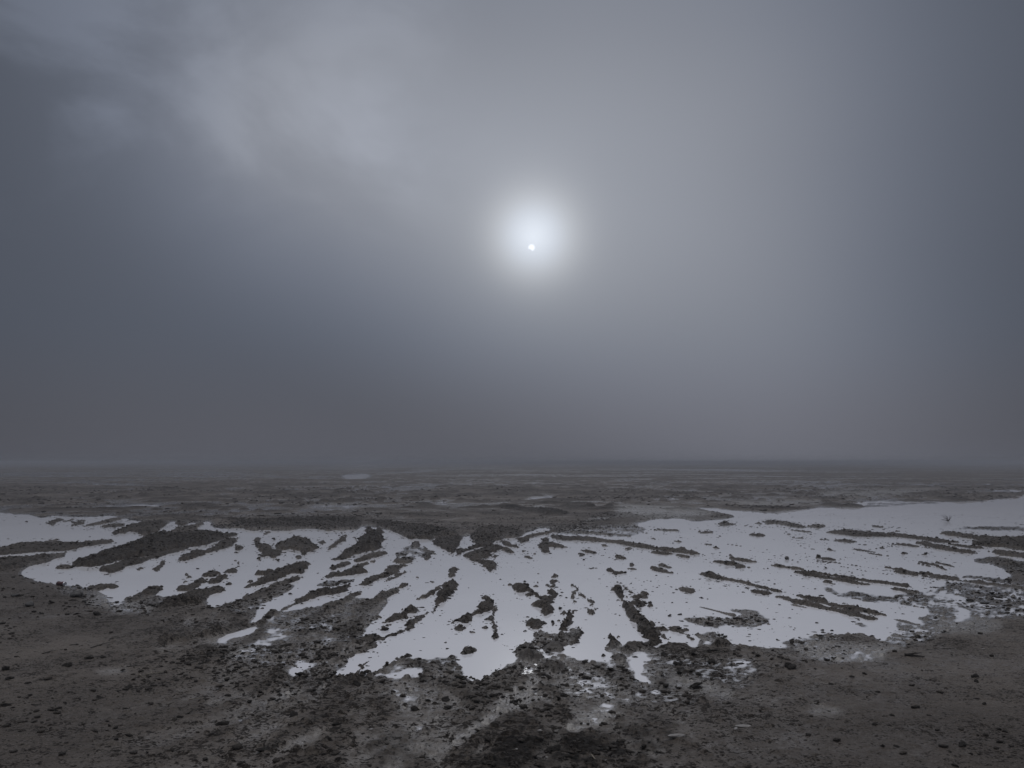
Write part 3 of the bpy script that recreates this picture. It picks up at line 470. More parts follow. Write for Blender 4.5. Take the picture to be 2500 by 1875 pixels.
R 5 0.111 17.967 0.164 18.514 0.305 18.858 0.561 19.461 0.838 20.237 1.118 21.525 1.344 21.525 1.593 21.834 1.290 20.649 0.960 20.104 0.590 19.095 0.358 18.514 0.327 17.862 0.172 17.452 | crooked mud ridge along the far shore, right of the crossing ruts
R 5 0.490 16.417 0.524 16.966 0.591 17.353 0.607 18.402 0.732 18.627 0.701 17.353 0.819 17.157 0.937 16.687 1.088 16.329 0.917 16.329 0.722 16.596 0.656 16.242 0.694 15.577 0.577 15.497 0.508 15.902 | branched mud island right of the crooked far ridge
R 4 0.781 18.858 0.992 19.095 1.277 18.858 1.555 18.627 1.730 18.402 1.915 17.967 2.167 17.553 2.130 17.254 1.834 17.553 1.576 17.758 1.311 17.967 1.009 17.967 0.878 18.402 | straight mud ridge leading right from the branched island
R 3 1.264 20.237 1.594 20.373 1.890 20.104 2.263 19.461 2.220 19.095 1.841 19.586 1.448 19.841
R 3 1.125 15.419 1.212 15.497 1.252 15.188 1.165 14.891
R 3 1.250 15.986 1.327 15.902 1.439 15.657 1.531 15.264 1.384 15.419 1.274 15.657
R 2 1.122 13.268 1.228 13.291 1.165 13.131
R 4 1.323 12.985 1.410 13.097 1.503 12.930 1.583 12.608 1.427 12.403 1.394 12.821
R 1.5 0.318 12.661 0.378 12.661 0.336 12.588
R 2 1.702 16.966 1.801 17.061 1.832 16.687 1.731 16.560
R 1.5 0.733 16.070 0.775 16.242 0.799 16.036
R 5 -0.911 12.821 -0.936 13.268 -0.908 13.480 -0.821 13.097 -0.823 12.714 -0.816 12.204 -0.880 12.204 | stubby mud islet just above the head of the long curved ridge
R 2 -1.099 11.734 -1.072 11.843 -1.034 11.734 -1.059 11.626
R 1.5 -1.331 12.107 -1.304 12.204 -1.263 12.059
R 7 -8.350 25.071 -7.437 24.665 -6.901 25.071 -5.846 25.071 -5.454 25.707 -4.423 25.071 -4.051 23.521 -3.730 21.525 -3.817 20.649 -4.127 20.790 -4.279 20.373 -4.793 21.525 -5.249 20.649 -5.722 20.790 -6.120 20.510 -6.445 21.225 -7.011 21.525 -7.277 23.163 -7.706 23.891 | long dark mud bank along the far shore, left of centre
R 9 -3.922 23.521 -3.813 24.080 -3.230 23.521 -2.576 22.152 -2.203 22.152 -1.937 21.525 -1.533 20.649 -1.110 19.337 -1.417 19.095 -1.694 18.182 -1.946 18.402 -2.114 18.182 -2.483 19.586 -3.228 21.834 | dark mud bank on the far shore, right of the tall wedge-shaped heap
R 6 -1.023 27.322 -0.742 27.569 -0.128 26.375 -0.557 25.707 -0.841 26.148
R 16 -0.497 30.315 -0.019 30.620 0.454 30.016 1.096 30.315 1.652 28.877 1.821 27.322 1.483 25.926 0.946 26.148 0.567 27.821 -0.019 29.436 | dark gravelly mound on the plain behind the crossing ruts
R 6 -8.579 22.479 -8.972 23.705 -9.080 24.467 -8.716 23.891 -8.309 22.646 -8.254 21.992 | small rounded mud hump at the head of the left pool
R 5 -7.820 20.104 -8.100 21.225 -8.105 22.152 -8.169 22.988 -8.109 23.163 -7.649 21.525 -7.411 20.373 -7.517 19.972 | mud ridge directly behind the right end of the largest left ridge
R 4 -3.439 6.352 -3.442 6.419 -3.403 6.460 -3.356 6.474 -3.323 6.544 -3.289 6.558 -3.294 6.488 -3.334 6.433 -3.380 6.366
R 5 -1.297 6.401 -1.203 6.401 -1.182 6.321 -1.264 6.269
"""


def parse(text):
    rows = []
    for ln in text.strip().splitlines():
        body, _, lab = ln.partition('|')
        p = body.split()
        v = np.array([float(s) for s in p[2:]]).reshape(-1, 2)
        rows.append((p[0], float(p[1]), v, lab.strip()))
    return rows


ITEMS = parse(SURVEY)


def to_pq(xy):
    """ground metres -> bearing/depression coordinates in which the mesh rows are even"""
    return np.stack([CX + FPX * xy[:, 0] / xy[:, 1], EYE * FPX / xy[:, 1]], 1)


def ground_xy(px, py):
    d = EYE * FPX / (py - HY)
    return ((px - CX) / FPX * d, d)


# ------------------------------------------------------------------ noise
def _h(ix, iy, seed):
    u = np.uint32
    n = ix.astype(np.int64).astype(u) * u(374761393) + iy.astype(np.int64).astype(u) * u(668265263) + u((seed * 974634777) & 0xffffffff)
    n ^= n >> u(13)
    n *= u(1274126177)
    n ^= n >> u(16)
    n *= u(2246822519)
    n ^= n >> u(15)
    return (n & u(0xffffff)).astype(np.float64) * (1.0 / 0xffffff)


def vnoise(x, y, seed=0):
    ix, iy = np.floor(x), np.floor(y)
    fx, fy = x - ix, y - iy
    ix, iy = ix.astype(np.int64), iy.astype(np.int64)
    ux, uy = fx * fx * (3 - 2 * fx), fy * fy * (3 - 2 * fy)
    a, b = _h(ix, iy, seed), _h(ix + 1, iy, seed)
    c, d = _h(ix, iy + 1, seed), _h(ix + 1, iy + 1, seed)
    return (a + (b - a) * ux) * (1 - uy) + (c + (d - c) * ux) * uy


def fbm(x, y, oct=4, seed=0, gain=0.5):
    s, a, t = 0.0, 1.0, 0.0
    for k in range(oct):
        s = s + a * vnoise(x, y, seed + 17 * k)
        t += a
        a *= gain
        x, y = (x * 0.8 - y * 0.6) * 2.03 + 5.2, (x * 0.6 + y * 0.8) * 2.03 + 1.3
    return s / t


def lumps(x, y, seed=0, rmin=0.1, rmax=0.5):
    """scattered half-round lumps, one per cell; returns height in cell units"""
    ix, iy = np.floor(x).astype(np.int64), np.floor(y).astype(np.int64)
    best = np.zeros_like(x)
    for ox in (-1, 0, 1):
        for oy in (-1, 0, 1):
            jx, jy = ix + ox, iy + oy
            cx_, cy_ = jx + _h(jx, jy, seed), jy + _h(jx, jy, seed + 1)
            q = _h(jx, jy, seed + 2)
            r = rmin + (rmax - rmin) * q * q
            d2 = (x - cx_) ** 2 + (y - cy_) ** 2
            best = np.maximum(best, np.sqrt(np.maximum(r * r - d2, 0)) * (0.6 + 0.5 * _h(jx, jy, seed + 3)))
    return best


# ------------------------------------------------------------------ ground lattice
q_far = np.concatenate([np.geomspace(0.62, 9.0, 34), np.arange(9.6, 30, 0.6), np.arange(30, 120, 0.75)])
q_near = np.arange(120, 930, 1.5)
Q = np.concatenate([q_far, q_near])
P = np.concatenate([np.arange(-900, -60, 12.0), np.arange(-60, 2560, 2.0), np.arange(2560, 3400, 12.0)])
NR, NC = len(Q), len(P)
QQ, PP = np.meshgrid(Q, P, indexing='ij')
YY = EYE * FPX / QQ
XX = (PP - CX) / FPX * YY
# ragged edges: outlines are read through a gently warped lattice
wx = (fbm(XX / 0.11, YY / 0.11, 3, 3) - 0.5) * 0.085 + (vnoise(XX / 0.035, YY / 0.05, 7) - 0.5) * 0.045 + (fbm(XX / 0.5, YY / 0.5, 2, 5) - 0.5) * 0.10
wy = (fbm(XX / 0.11, YY / 0.11, 3, 4) - 0.5) * 0.09 + (vnoise(XX / 0.035, YY / 0.05, 8) - 0.5) * 0.06 + (fbm(XX / 0.5, YY / 0.5, 2, 6) - 0.5) * 0.10
sx, sy = XX + wx, YY + wy * np.clip(YY / 9.0, 0.6, 2.2)
WP, WQ = CX + FPX * sx / sy, EYE * FPX / sy


def window(poly, pad=14):
    p0, q0 = poly.min(0) - pad
    p1, q1 = poly.max(0) + pad
    j0, j1 = np.searchsorted(P, [p0, p1])
    i0, i1 = np.searchsorted(Q, [q0, q1])
    return slice(max(i0, 0), min(i1 + 1, NR)), slice(max(j0, 0), min(j1 + 1, NC))


def inside(poly, win, warp=True):
    x = (WP if warp else PP)[win]
    y = (WQ if warp else QQ)[win]
    m = np.zeros(x.shape, bool)
    n = len(poly)
    for k in range(n):
        x0, y0 = poly[k]
        x1, y1 = poly[(k + 1) % n]
        if y0 == y1:
            continue
        c = ((y0 > y) != (y1 > y)) & (x < (x1 - x0) * (y - y0) / (y1 - y0) + x0)
        m ^= c
    return m


def blur(a, n):
    def ax(b, axis):
        pad = [(0, 0), (0, 0)]
        pad[axis] = (n + 1, n)
        c = np.cumsum(np.pad(b, pad, mode='edge'), axis=axis)
        k = 2 * n + 1
        lo = [slice(None)] * 2
        hi = [slice(None)] * 2
        lo[axis] = slice(0, -k)
        hi[axis] = slice(k, None)
        return (c[tuple(hi)] - c[tuple(lo)]) / k
    return ax(ax(a, 0), 1)


def run(mask, axis, rev):
    m = np.moveaxis(mask, axis, 0)
    if rev:
        m = m[::-1]
    o = np.zeros(m.shape)
    c = np.zeros(m.shape[1:])
    for i in range(m.shape[0]):
        c = np.where(m[i], c + 1, 0)
        o[i] = c
    if rev:
        o = o[::-1]
    return np.moveaxis(o, 0, axis)


LEV = np.full((NR, NC), 0.8)
for kind, val, xy, lab in ITEMS:
    if kind == 'Z':
        pq = to_pq(xy)
        win = window(pq)
        m = inside(pq, win)
        LEV[win] = np.where(m, val, LEV[win])
near = np.clip((QQ - 90) / 60, 0, 1)
LEV = blur(blur(LEV, 3), 2)
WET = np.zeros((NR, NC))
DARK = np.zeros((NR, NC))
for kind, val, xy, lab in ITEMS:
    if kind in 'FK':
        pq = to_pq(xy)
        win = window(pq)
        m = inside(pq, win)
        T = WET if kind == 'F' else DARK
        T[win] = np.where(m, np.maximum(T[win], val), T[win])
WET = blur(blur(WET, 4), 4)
DARK = 1.25 * blur(blur(DARK, 9), 9) * np.clip((fbm(XX / 0.30, YY / 0.45, 5, 97, 0.6) - 0.36) * 4.5, 0, 1)

# thin sheets of water in the film patches and all over the churned fan in front
fan0 = np.exp(-((PP - 1130) / 560) ** 2) * np.clip((QQ - 300) / 130, 0, 1)
fan0 += 0.6 * np.exp(-((PP - 1800) / 500) ** 2) * np.clip((QQ - 300) / 60, 0, 1) * np.clip((560 - QQ) / 130, 0, 1)
# furrows drawn by tyres, spreading from the crossing behind the pool
fr_x, fr_y = XX + 0.8, 19.5 - YY
fr_a = np.arctan2(fr_x, np.maximum(fr_y, 0.5)) + 0.10 * (fbm(XX / 2.4, YY / 2.4, 2, 13) - 0.5)
fr_r = np.hypot(fr_x, fr_y)
strk = 0.55 * fbm(fr_a / 0.022, fr_r / 1.6, 3, 15, 0.55) + 0.45 * fbm(fr_a / 0.010, fr_r / 0.5, 3, 16, 0.6)
fanr = np.clip(1.3 * np.exp(-((PP - 1020) / 640) ** 4) * np.clip((QQ - 215) / 70, 0, 1), 0, 1)
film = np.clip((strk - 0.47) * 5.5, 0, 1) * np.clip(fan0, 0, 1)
crest = np.clip((0.50 - strk) * 6.0, 0, 1) * fanr
LEV = np.where(QQ > 150, np.minimum(LEV, 0.8 - 0.36 * WET - 0.20 * film), LEV)
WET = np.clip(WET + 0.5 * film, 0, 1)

# relief
n_big = fbm(XX / 1.7, YY / 1.7, 4, 21) - 0.5
n_mid = fbm(XX / 0.32, YY / 0.32, 4, 31) - 0.5
n_fin = fbm(XX / 0.055, YY / 0.055, 3, 41) - 0.5
# the flat beyond the pool: churned, with shallow sheets of water
n_far = fbm(XX / 7.0, YY / 9.0, 6, 51, 0.55) - 0.5
n_plain = fbm(XX / 40.0, YY / 60.0, 5, 61, 0.6) - 0.5
n_heap = np.maximum(fbm(XX / 1.1, YY / 1.4, 4, 71) - 0.54, 0)
far_w = 1 - np.clip((QQ - 118) / 40, 0, 1)
lev_pos = np.clip(LEV, -1, 1)
Zb = np.interp(lev_pos, [-1, -0.15, 0.1, 0.35, 0.5, 0.65, 1], [-0.024, -0.009, -0.005, 0.0005, 0.005, 0.009, 0.034])
spec = np.clip(1.25 - np.abs(LEV - 0.3) / 0.40, 0, 1)                      # half-drowned, speckled ground
land = np.clip(LEV / 0.6, 0, 1)
Z = Zb + 0.012 * n_big * (0.25 + land) + 0.018 * n_mid * (0.2 + 0.6 * land + 0.5 * spec)
Z += 0.016 * n_fin * (0.10 + 0.7 * land + 1.0 * spec)
Z += 0.015 * (fbm(XX / 0.022, YY / 0.030, 2, 45) - 0.5) * spec * np.clip((QQ - 130) / 60, 0, 1)
Z += 0.030 * (0.5 - strk) * fanr * np.clip(LEV / 0.5, 0, 1)
DARK = np.maximum(DARK, 0.66 * crest * np.clip(LEV / 0.45, 0, 1)) * (1 - 0.85 * np.clip(WET * 1.3, 0, 1))
st_s, st_t = 0.92 * XX + 0.38 * YY, 0.38 * XX - 0.92 * YY
st_n = 0.75 * fbm(st_s / 0.085, st_t / 2.6, 3, 161, 0.5) + 0.25 * fbm(XX / 0.12, YY / 0.2, 2, 165)
st_p = np.clip((fbm(XX / 1.3, YY / 2.2, 3, 163) - 0.40) * 4, 0, 1)
st_w = np.clip((PP - 1300) / 250, 0, 1) * np.clip((QQ - 132) / 20, 0, 1) * np.clip((430 - QQ) / 60, 0, 1) * (LEV < 0)
Z += st_w * st_p * 0.20 * np.clip(st_n - 0.575, 0, 0.2)
plain_t = np.clip((60 - QQ) / 40, 0, 1)
midw = np.clip((QQ - 22) / 40, 0, 1)
Zfar = 0.022 + 0.075 * n_far * (1 - 0.5 * plain_t) + 0.07 * n_plain * plain_t + 0.34 * n_heap * (0.25 + 0.75 * midw) + 0.05 * n_mid
Zfar += 0.30 * lumps(XX / 0.55, YY / 0.8, 141, 0.02, 0.42) * np.clip((fbm(XX / 3.0, YY / 4.0, 3, 145) - 0.42) * 4, 0, 1) * (0.3 + 0.7 * midw)
Zfar = Zfar + 0.050 * (LEV - 0.8)
far_t = np.clip((75 - QQ) / 40, 0, 1)
Zfar = Zfar * (1 - 0.45 * far_t) + 0.055 * far_t * (fbm(XX / 22.0, YY / 7.0, 5, 171, 0.6) - 0.46)
far_land = far_w * np.where(LEV > 0.4, 1.0, np.where(QQ < 100, 1.0, 0.0))
far_land = blur(far_land, 2)
Z = Z * (1 - far_land) + Zfar * far_land
# loose lumps set in the mud, thick in the churned fan in front
fan = np.exp(-((PP - 1120) / 640) ** 2) * np.clip((QQ - 330) / 120, 0, 1)
fan = np.maximum(fan, 0.75 * spec * near)
fan = np.clip(fan + 0.25 * land * near, 0, 1)
Z += 0.075 * lumps(XX / 0.075, YY / 0.075, 81, 0.05, 0.42) * fan * (0.25 + 0.75 * np.clip(LEV + 0.6, 0, 1)) * 0.8
Z += 0.12 * lumps(XX / 0.21, YY / 0.21, 91, 0.02, 0.30) * fan * np.clip(LEV + 0.3, 0, 1) * 0.7
Z += DARK * 0.018 * (fbm(XX / 0.05, YY / 0.05, 3, 95) - 0.4) * 1.6

# ridges
lump_r = fbm(XX / 0.16, YY / 0.16, 4, 101, 0.6)
cl_a = lumps(XX / 0.10, YY / 0.10, 111, 0.15, 0.6)
cl_b = lumps(XX / 0.045, YY / 0.045, 121, 0.15, 0.6)
RID = np.full((NR, NC), -1, int)
RIDGES = []
mx = YY / FPX
my = YY * YY / (EYE * FPX)
dP = np.gradient(P)[None, :]
dQ = np.gradient(Q)[:, None]
for kind, val, xy, lab in ITEMS:
    if kind != 'R':
        continue
    pq = to_pq(xy)
    win = window(pq)
    m = inside(pq, win)
    if m.sum() < 4:
        m = inside(pq, win, False)
    H = val / 100.0
    dq = np.broadcast_to(dQ, (NR, NC))[win]
    up, dn = run(m, 0, False), run(m, 0, True)
    L = (up + dn - 1) * dq
    hpx = H * QQ[win] / EYE
    Hl = np.minimum(H * 0.72, 0.30 * L * EYE / QQ[win] + 0.018)
    hp = np.minimum(0.16 * L, Hl * QQ[win] / EYE * 0.40) * (L > 9)
    foot = m & ((up - 1) * dq >= hp)
    if foot.sum() < 3:
        foot = m
    ex = np.minimum(run(foot, 1, False), run(foot, 1, True)) * np.broadcast_to(dP, (NR, NC))[win] * mx[win]
    ey = np.minimum(run(foot, 0, False), run(foot, 0, True)) * dq * my[win]
    e = np.minimum(ex, ey)
    prof = 1 - np.exp(-e / (0.42 * H + 0.006))
    hz = -0.003 + (Hl * 1.1 + 0.010) * prof * (0.30 + 1.25 * lump_r[win])
    rough = min(1.0, 0.35 + H * 8)
    hz += rough * prof * (0.054 * cl_a[win] + 0.038 * cl_b[win] - 0.003)
    hz = hz + np.maximum(Zb[win], 0) * 0.8
    hz = np.where(foot, hz, -9)
    better = foot & (hz > Z[win])
    Z[win] = np.where(better, hz, Z[win])
    DARK[win] = np.where(foot, np.maximum(DARK[win], np.clip(0.28 + H * 5, 0, 0.90) * (0.55 + 0.45 * prof)), DARK[win])
    WET[win] = np.where(foot, WET[win] * (1 - 0.7 * prof), WET[win])
    k = len(RIDGES)
    RIDGES.append((H, xy, lab))
    RID[win] = np.where(foot & ((RID[win] < 0) | better), k, RID[win])
# tyre-tread bars across the middle rut
DARK = np.clip(blur(DARK, 1) + far_land * np.clip((Zfar - 0.028) / 0.06, 0, 0.7), 0, 1)
CHURN = np.clip(0.25 * land + 0.75 * fan + 0.6 * spec * near + DARK, 0, 1) * np.clip((QQ - 60) / 80, 0.35, 1)
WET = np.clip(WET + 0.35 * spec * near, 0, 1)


def height_at(x, y):
    p, q = CX + FPX * x / y, EYE * FPX / y
    j = int(np.clip(np.searchsorted(P, p), 1, NC - 1))
    i = int(np.clip(np.searchsorted(Q, q), 1, NR - 1))
    return float(Z[i, j])


# ------------------------------------------------------------------ materials
def new_mat(name):
    mt = bpy.data.materials.new(name)
    mt.use_nodes = True
    mt.node_tree.nodes.clear()
    k = NT(mt.node_tree)
    o = k.n('ShaderNodeOutputMaterial')
    b = k.n('ShaderNodeBsdfPrincipled')
    mt.node_tree.links.new(b.outputs[0], o.inputs['Surface'])
    return mt, k, b


def mud_material():
    mt, k, b = new_mat('wet_mud')
    geo = k.n('ShaderNodeNewGeometry')
    pos = geo.outputs['Position']
    ad = k.n('ShaderNodeAttribute', attribute_name='dark').outputs['Fac']
    aw = k.n('ShaderNodeAttribute', attribute_name='wet').outputs['Fac']
    ac = k.n('ShaderNodeAttribute', attribute_name='churn').outputs['Fac']
    n0 = k.noise(pos, 0.22, 5, 0.6)
    n1 = k.noise(pos, 1.1, 5, 0.6)
    n2 = k.noise(pos, 8.0, 6, 0.65)
    n3 = k.noise(pos, 70.0, 4, 0.75)
    n4 = k.noise(pos, 27.0, 4, 0.62, 0.4)
    # smooth silt with painted wet sheen between, dark crumbs on top
    silt = k.mix(k.mr(n1, 0.35, 0.65, 0, 1), (0.083, 0.066, 0.0525, 1), (0.128, 0.106, 0.088, 1))
    silt = k.mix(k.mr(n0, 0.42, 0.58, 0.0, 0.8), silt, (0.052, 0.039, 0.030, 1))
    silt = k.mix(k.m('MULTIPLY', aw, k.mr(n2, 0.35, 0.6, 0.35, 1.0)), silt, (0.30, 0.282, 0.264, 1))  # sheen of the wet film put into the colour as a pale tone
    silt = k.mix(k.mr(n3, 0.54, 0.68, 0.0, 0.65), silt, (0.225, 0.205, 0.185, 1))
    silt = k.mix(k.mr(n3, 0.47, 0.36, 0.0, 0.75), silt, (0.036, 0.030, 0.025, 1))
    n5 = k.noise(pos, 58.0, 3, 0.6, 0.3)
    nn = k.m('ADD', k.m('MULTIPLY', n4, k.mr(ac, 0.2, 0.8, 0.25, 0.62, 'LINEAR')), k.m('MULTIPLY', n5, k.mr(ac, 0.2, 0.8, 0.75, 0.38, 'LINEAR')))
    th = k.m('ADD', k.mr(ac, 0.0, 1.0, 0.585, 0.495, 'LINEAR'), k.m('MULTIPLY', k.m('SUBTRACT', n2, 0.5), -0.32))
    th = k.m('ADD', th, k.m('ADD', k.m('MULTIPLY', aw, 0.10), k.m('MULTIPLY', k.m('SUBTRACT', n1, 0.5), 0.30)))
    crumb = k.mr(k.m('SUBTRACT', nn, th), -0.02, 0.04, 0.0, 1.0)
    crumb_c = k.mix(k.mr(n3, 0.4, 0.62, 0, 1), (0.013, 0.0105, 0.0088, 1), (0.046, 0.038, 0.032, 1))
    c = k.mix(crumb, silt, crumb_c)
    dk = k.mix(k.mr(n4, 0.40, 0.56, 0, 1), (0.044, 0.034, 0.0265, 1), (0.008, 0.0062, 0.005, 1))
    dk = k.mix(k.mr(n3, 0.50, 0.66, 0.0, 0.6), dk, (0.070, 0.060, 0.051, 1))
    c = k.mix(k.m('MULTIPLY', ad, 0.92), c, dk)
    c = k.mix(k.mr(ad, 0.90, 1.0, 0.0, 0.62), c, (0.0085, 0.0072, 0.0064, 1))
    sepz = k.n('ShaderNodeSeparateXYZ')
    k.put(sepz.inputs[0], pos)
    damp = k.mr(sepz.outputs[2], 0.003, 0.022, 1.0, 0.0)
    wet = k.m('MAXIMUM', k.m('MULTIPLY', damp, 0.8), aw)
    wet = k.m('MULTIPLY', wet, k.mr(n2, 0.32, 0.58, 0.3, 1.0))
    dry = k.m('MAXIMUM', k.m('MULTIPLY', ad, 0.8), k.m('MULTIPLY', crumb, 0.9))
    wet = k.m('MULTIPLY', wet, k.m('SUBTRACT', 1.0, dry))
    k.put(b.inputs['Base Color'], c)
    rgh = k.mr(wet, 0.0, 0.8, 0.60, 0.13, 'LINEAR')
    k.put(b.inputs['Roughness'], k.m('MAXIMUM', rgh, k.m('MULTIPLY', dry, 0.85)))
    k.put(b.inputs['Specular IOR Level'], k.m('MULTIPLY', k.mr(wet, 0.0, 0.8, 0.45, 0.9, 'LINEAR'), k.m('SUBTRACT', 1.0, k.m('MULTIPLY', dry, 0.75))))
    bp = k.n('ShaderNodeBump')
    bp.inputs['Distance'].default_value = 0.022
    k.put(bp.inputs['Strength'], k.mr(wet, 0.0, 0.9, 1.0, 0.2, 'LINEAR'))
    k.put(bp.inputs['Height'], k.m('ADD', n4, k.m('MULTIPLY', n3, 0.4)))
    k.put(b.inputs['Normal'], bp.outputs[0])
    return mt


def simple_mat(name, ca, cb, scale, rough, bump=0.0, metallic=0.0):
    mt, k, b = new_mat(name)
    tco = k.n('ShaderNodeTexCoord').outputs['Object']
    n = k.noise(tco, scale, 5, 0.65)
    k.put(b.inputs['Base Color'], k.mix(k.mr(n, 0.3, 0.7, 0, 1), (*ca, 1), (*cb, 1)))
    b.inputs['Roughness'].default_value = rough
    b.inputs['Metallic'].default_value = metallic
    if bump:
        bp = k.n('ShaderNodeBump')
        bp.inputs['Distance'].default_value = bump
        bp.inputs['Strength'].default_value = 0.8
        k.put(bp.inputs['Height'], k.noise(tco, scale * 2.5, 5, 0.7))
        k.put(b.inputs['Normal'], bp.outputs[0])
    return mt


MUD = mud_material()
CLOD = simple_mat('clod_mud', (0.020, 0.0165, 0.0138), (0.058, 0.048, 0.040), 2.0, 0.85, 0.15)
STONE_D = simple_mat('dark_stone', (0.045, 0.043, 0.043), (0.095, 0.09, 0.088), 30.0, 0.6, 0.003)
STONE_P = simple_mat('pale_stone', (0.20, 0.19, 0.185), (0.30, 0.285, 0.275), 45.0, 0.55, 0.002)
WOOD = simple_mat('wet_wood', (0.018, 0.014, 0.012), (0.045, 0.036, 0.030), 60.0, 0.55, 0.002)
STRAW = simple_mat('dry_straw', (0.16, 0.14, 0.11), (0.27, 0.24, 0.19), 60.0, 0.7)


def water_material():
    """pale with painted sky brightness where it is deep, a clear film where it runs out over the mud"""
    mt, k, b = new_mat('sky_toned_water')
    out_n = [n for n in mt.node_tree.nodes if n.type == 'OUTPUT_MATERIAL'][0]
    pos = k.n('ShaderNodeNewGeometry').outputs['Position']
    dep = k.n('ShaderNodeAttribute', attribute_name='depth').outputs['Fac']
    n = k.noise(pos, 0.45, 3, 0.5)
    k.put(b.inputs['Base Color'], k.mix(k.mr(n, 0.3, 0.7, 0, 1), (0.82, 0.82, 0.865, 1), (0.86, 0.86, 0.905, 1)))  # near-white base colour stands in for the bright sky reflection
    b.inputs['Roughness'].default_value = 0.03
    b.inputs['IOR'].default_value = 1.5
    b.inputs['Specular IOR Level'].default_value = 0.4
    bp = k.n('ShaderNodeBump')
    bp.inputs['Distance'].default_value = 0.0012
    bp.inputs['Strength'].default_value = 0.35
    k.put(bp.inputs['Height'], k.noise(pos, 5.0, 3, 0.5))
    k.put(b.inputs['Normal'], bp.outputs[0])
    tr = k.n('ShaderNodeBsdfTransparent')
    gl = k.n('ShaderNodeBsdfGlossy')
    gl.inputs['Roughness'].default_value = 0.03
    fr = k.n('ShaderNodeFresnel')
    fr.inputs['IOR'].default_value = 1.36
    film_n = k.n('ShaderNodeMixShader')
    k.put(film_n.inputs[0], fr.outputs[0])
    mt.node_tree.links.new(tr.outputs[0], film_n.inputs[1])
    mt.node_tree.links.new(gl.outputs[0], film_n.inputs[2])
    fin = k.n('ShaderNodeMixShader')
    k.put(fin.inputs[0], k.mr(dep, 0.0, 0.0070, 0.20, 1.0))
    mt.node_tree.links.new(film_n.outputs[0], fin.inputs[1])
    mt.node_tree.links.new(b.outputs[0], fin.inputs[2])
    mt.node_tree.links.new(fin.outputs[0], out_n.inputs['Surface'])
    return mt


WATER = water_material()

# ------------------------------------------------------------------ ground meshes
VN = np.zeros((NR, NC, 3))
gzx = np.zeros_like(Z)
V3 = np.stack([XX, YY, Z], 2)
tj = np.gradient(V3, axis=1)
ti = np.gradient(V3, axis=0)
VN = np.cross(ti, tj)
VN *= np.sign(VN[..., 2:3]) / np.maximum(np.linalg.norm(VN, axis=2, keepdims=True), 1e-9)
vid = np.arange(NR * NC).reshape(NR, NC)
faces = np.stack([vid[1:, :-1], vid[1:, 1:], vid[:-1, 1:], vid[:-1, :-1]], 2).reshape(-1, 4)
frid = RID[:-1, :-1].reshape(-1)
VF, NF = V3.reshape(-1, 3), VN.reshape(-1, 3)
DF, WF, CF = DARK.reshape(-1), WET.reshape(-1), CHURN.reshape(-1)


def mesh_from(name, verts, quads, extra=None):
    me = bpy.data.meshes.new(name)
    me.vertices.add(len(verts))
    me.vertices.foreach_set('co', np.ascontiguousarray(verts, dtype=np.float32).ravel())
    nf = len(quads)
    k = quads.shape[1]
    me.loops.add(nf * k)
    me.loops.foreach_set('vertex_index', np.ascontiguousarray(quads, dtype=np.int32).ravel())
    me.polygons.add(nf)
    me.polygons.foreach_set('loop_start', np.arange(0, nf * k, k, dtype=np.int32))
    try:
        me.polygons.foreach_set('loop_total', np.full(nf, k, dtype=np.int32))
    except Exception:
        pass
    me.polygons.foreach_set('use_smooth', np.ones(nf, dtype=bool))
    for nm, arr in (extra or {}).items():
        at = me.attributes.new(nm, 'FLOAT', 'POINT')
        at.data.foreach_set('value', np.ascontiguousarray(arr, dtype=np.float32))
    me.update()
    return me


def piece(name, sel, mat, normals=True):
    fc = faces[sel]
    u, inv = np.unique(fc.ravel(), return_inverse=True)
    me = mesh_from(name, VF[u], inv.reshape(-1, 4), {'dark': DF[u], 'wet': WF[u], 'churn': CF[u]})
    if normals:
        me.normals_split_custom_set_from_vertices(NF[u].tolist())
    me.materials.append(mat)
    ob = bpy.data.objects.new(name, me)
    COL.objects.link(ob)
    return ob, u


def tag(o, label=None, cat=None, group=None, kind=None):
    for k, v in (('label', label), ('category', cat), ('group', group), ('kind', kind)):
        if v:
            o[k] = v
    return o


def biggest(sel):
    """largest edge-connected patch of faces"""
    g = sel.reshape(NR - 1, NC - 1)
    ii, jj = np.where(g)
    i0, j0 = ii.min(), jj.min()
    g = g[i0:ii.max() + 1, j0:jj.max() + 1]
    lab_ = np.where(g, np.arange(1, g.size + 1).reshape(g.shape), 0)
    while True:
        p = np.pad(lab_, 1)
        n_ = np.where(g, np.maximum.reduce([lab_, p[2:, 1:-1], p[:-2, 1:-1], p[1:-1, 2:], p[1:-1, :-2]]), 0)
        if (n_ == lab_).all():
            break
        lab_ = n_
    ids, cnt = np.unique(lab_[lab_ > 0], return_counts=True)
    o = np.zeros((NR - 1, NC - 1), bool)
    o[i0:i0 + g.shape[0], j0:j0 + g.shape[1]] = lab_ == ids[cnt.argmax()]
    return o.reshape(-1)


# which ridge pieces show above the water
ztop = VF[:, 2][faces].max(1)
shown = {}
for k in range(len(RIDGES)):
    sel = (frid == k)
    if sel.sum() >= 6:
        sel = biggest(sel)
    if sel.sum() >= 6 and (ztop[sel] > 0.002).sum() >= 3:
        shown[k] = sel
ground_sel = np.ones(len(faces), bool)
for k, sel in shown.items():
    ground_sel &= ~sel
ground_sel &= ~(VF[:, 2][faces].max(1) < -0.0155)
ground, _ = piece('mud_flat', ground_sel, MUD)
tag(ground, 'grey brown mud flat churned by tyres, reaching to the foggy horizon', None, None, 'structure')

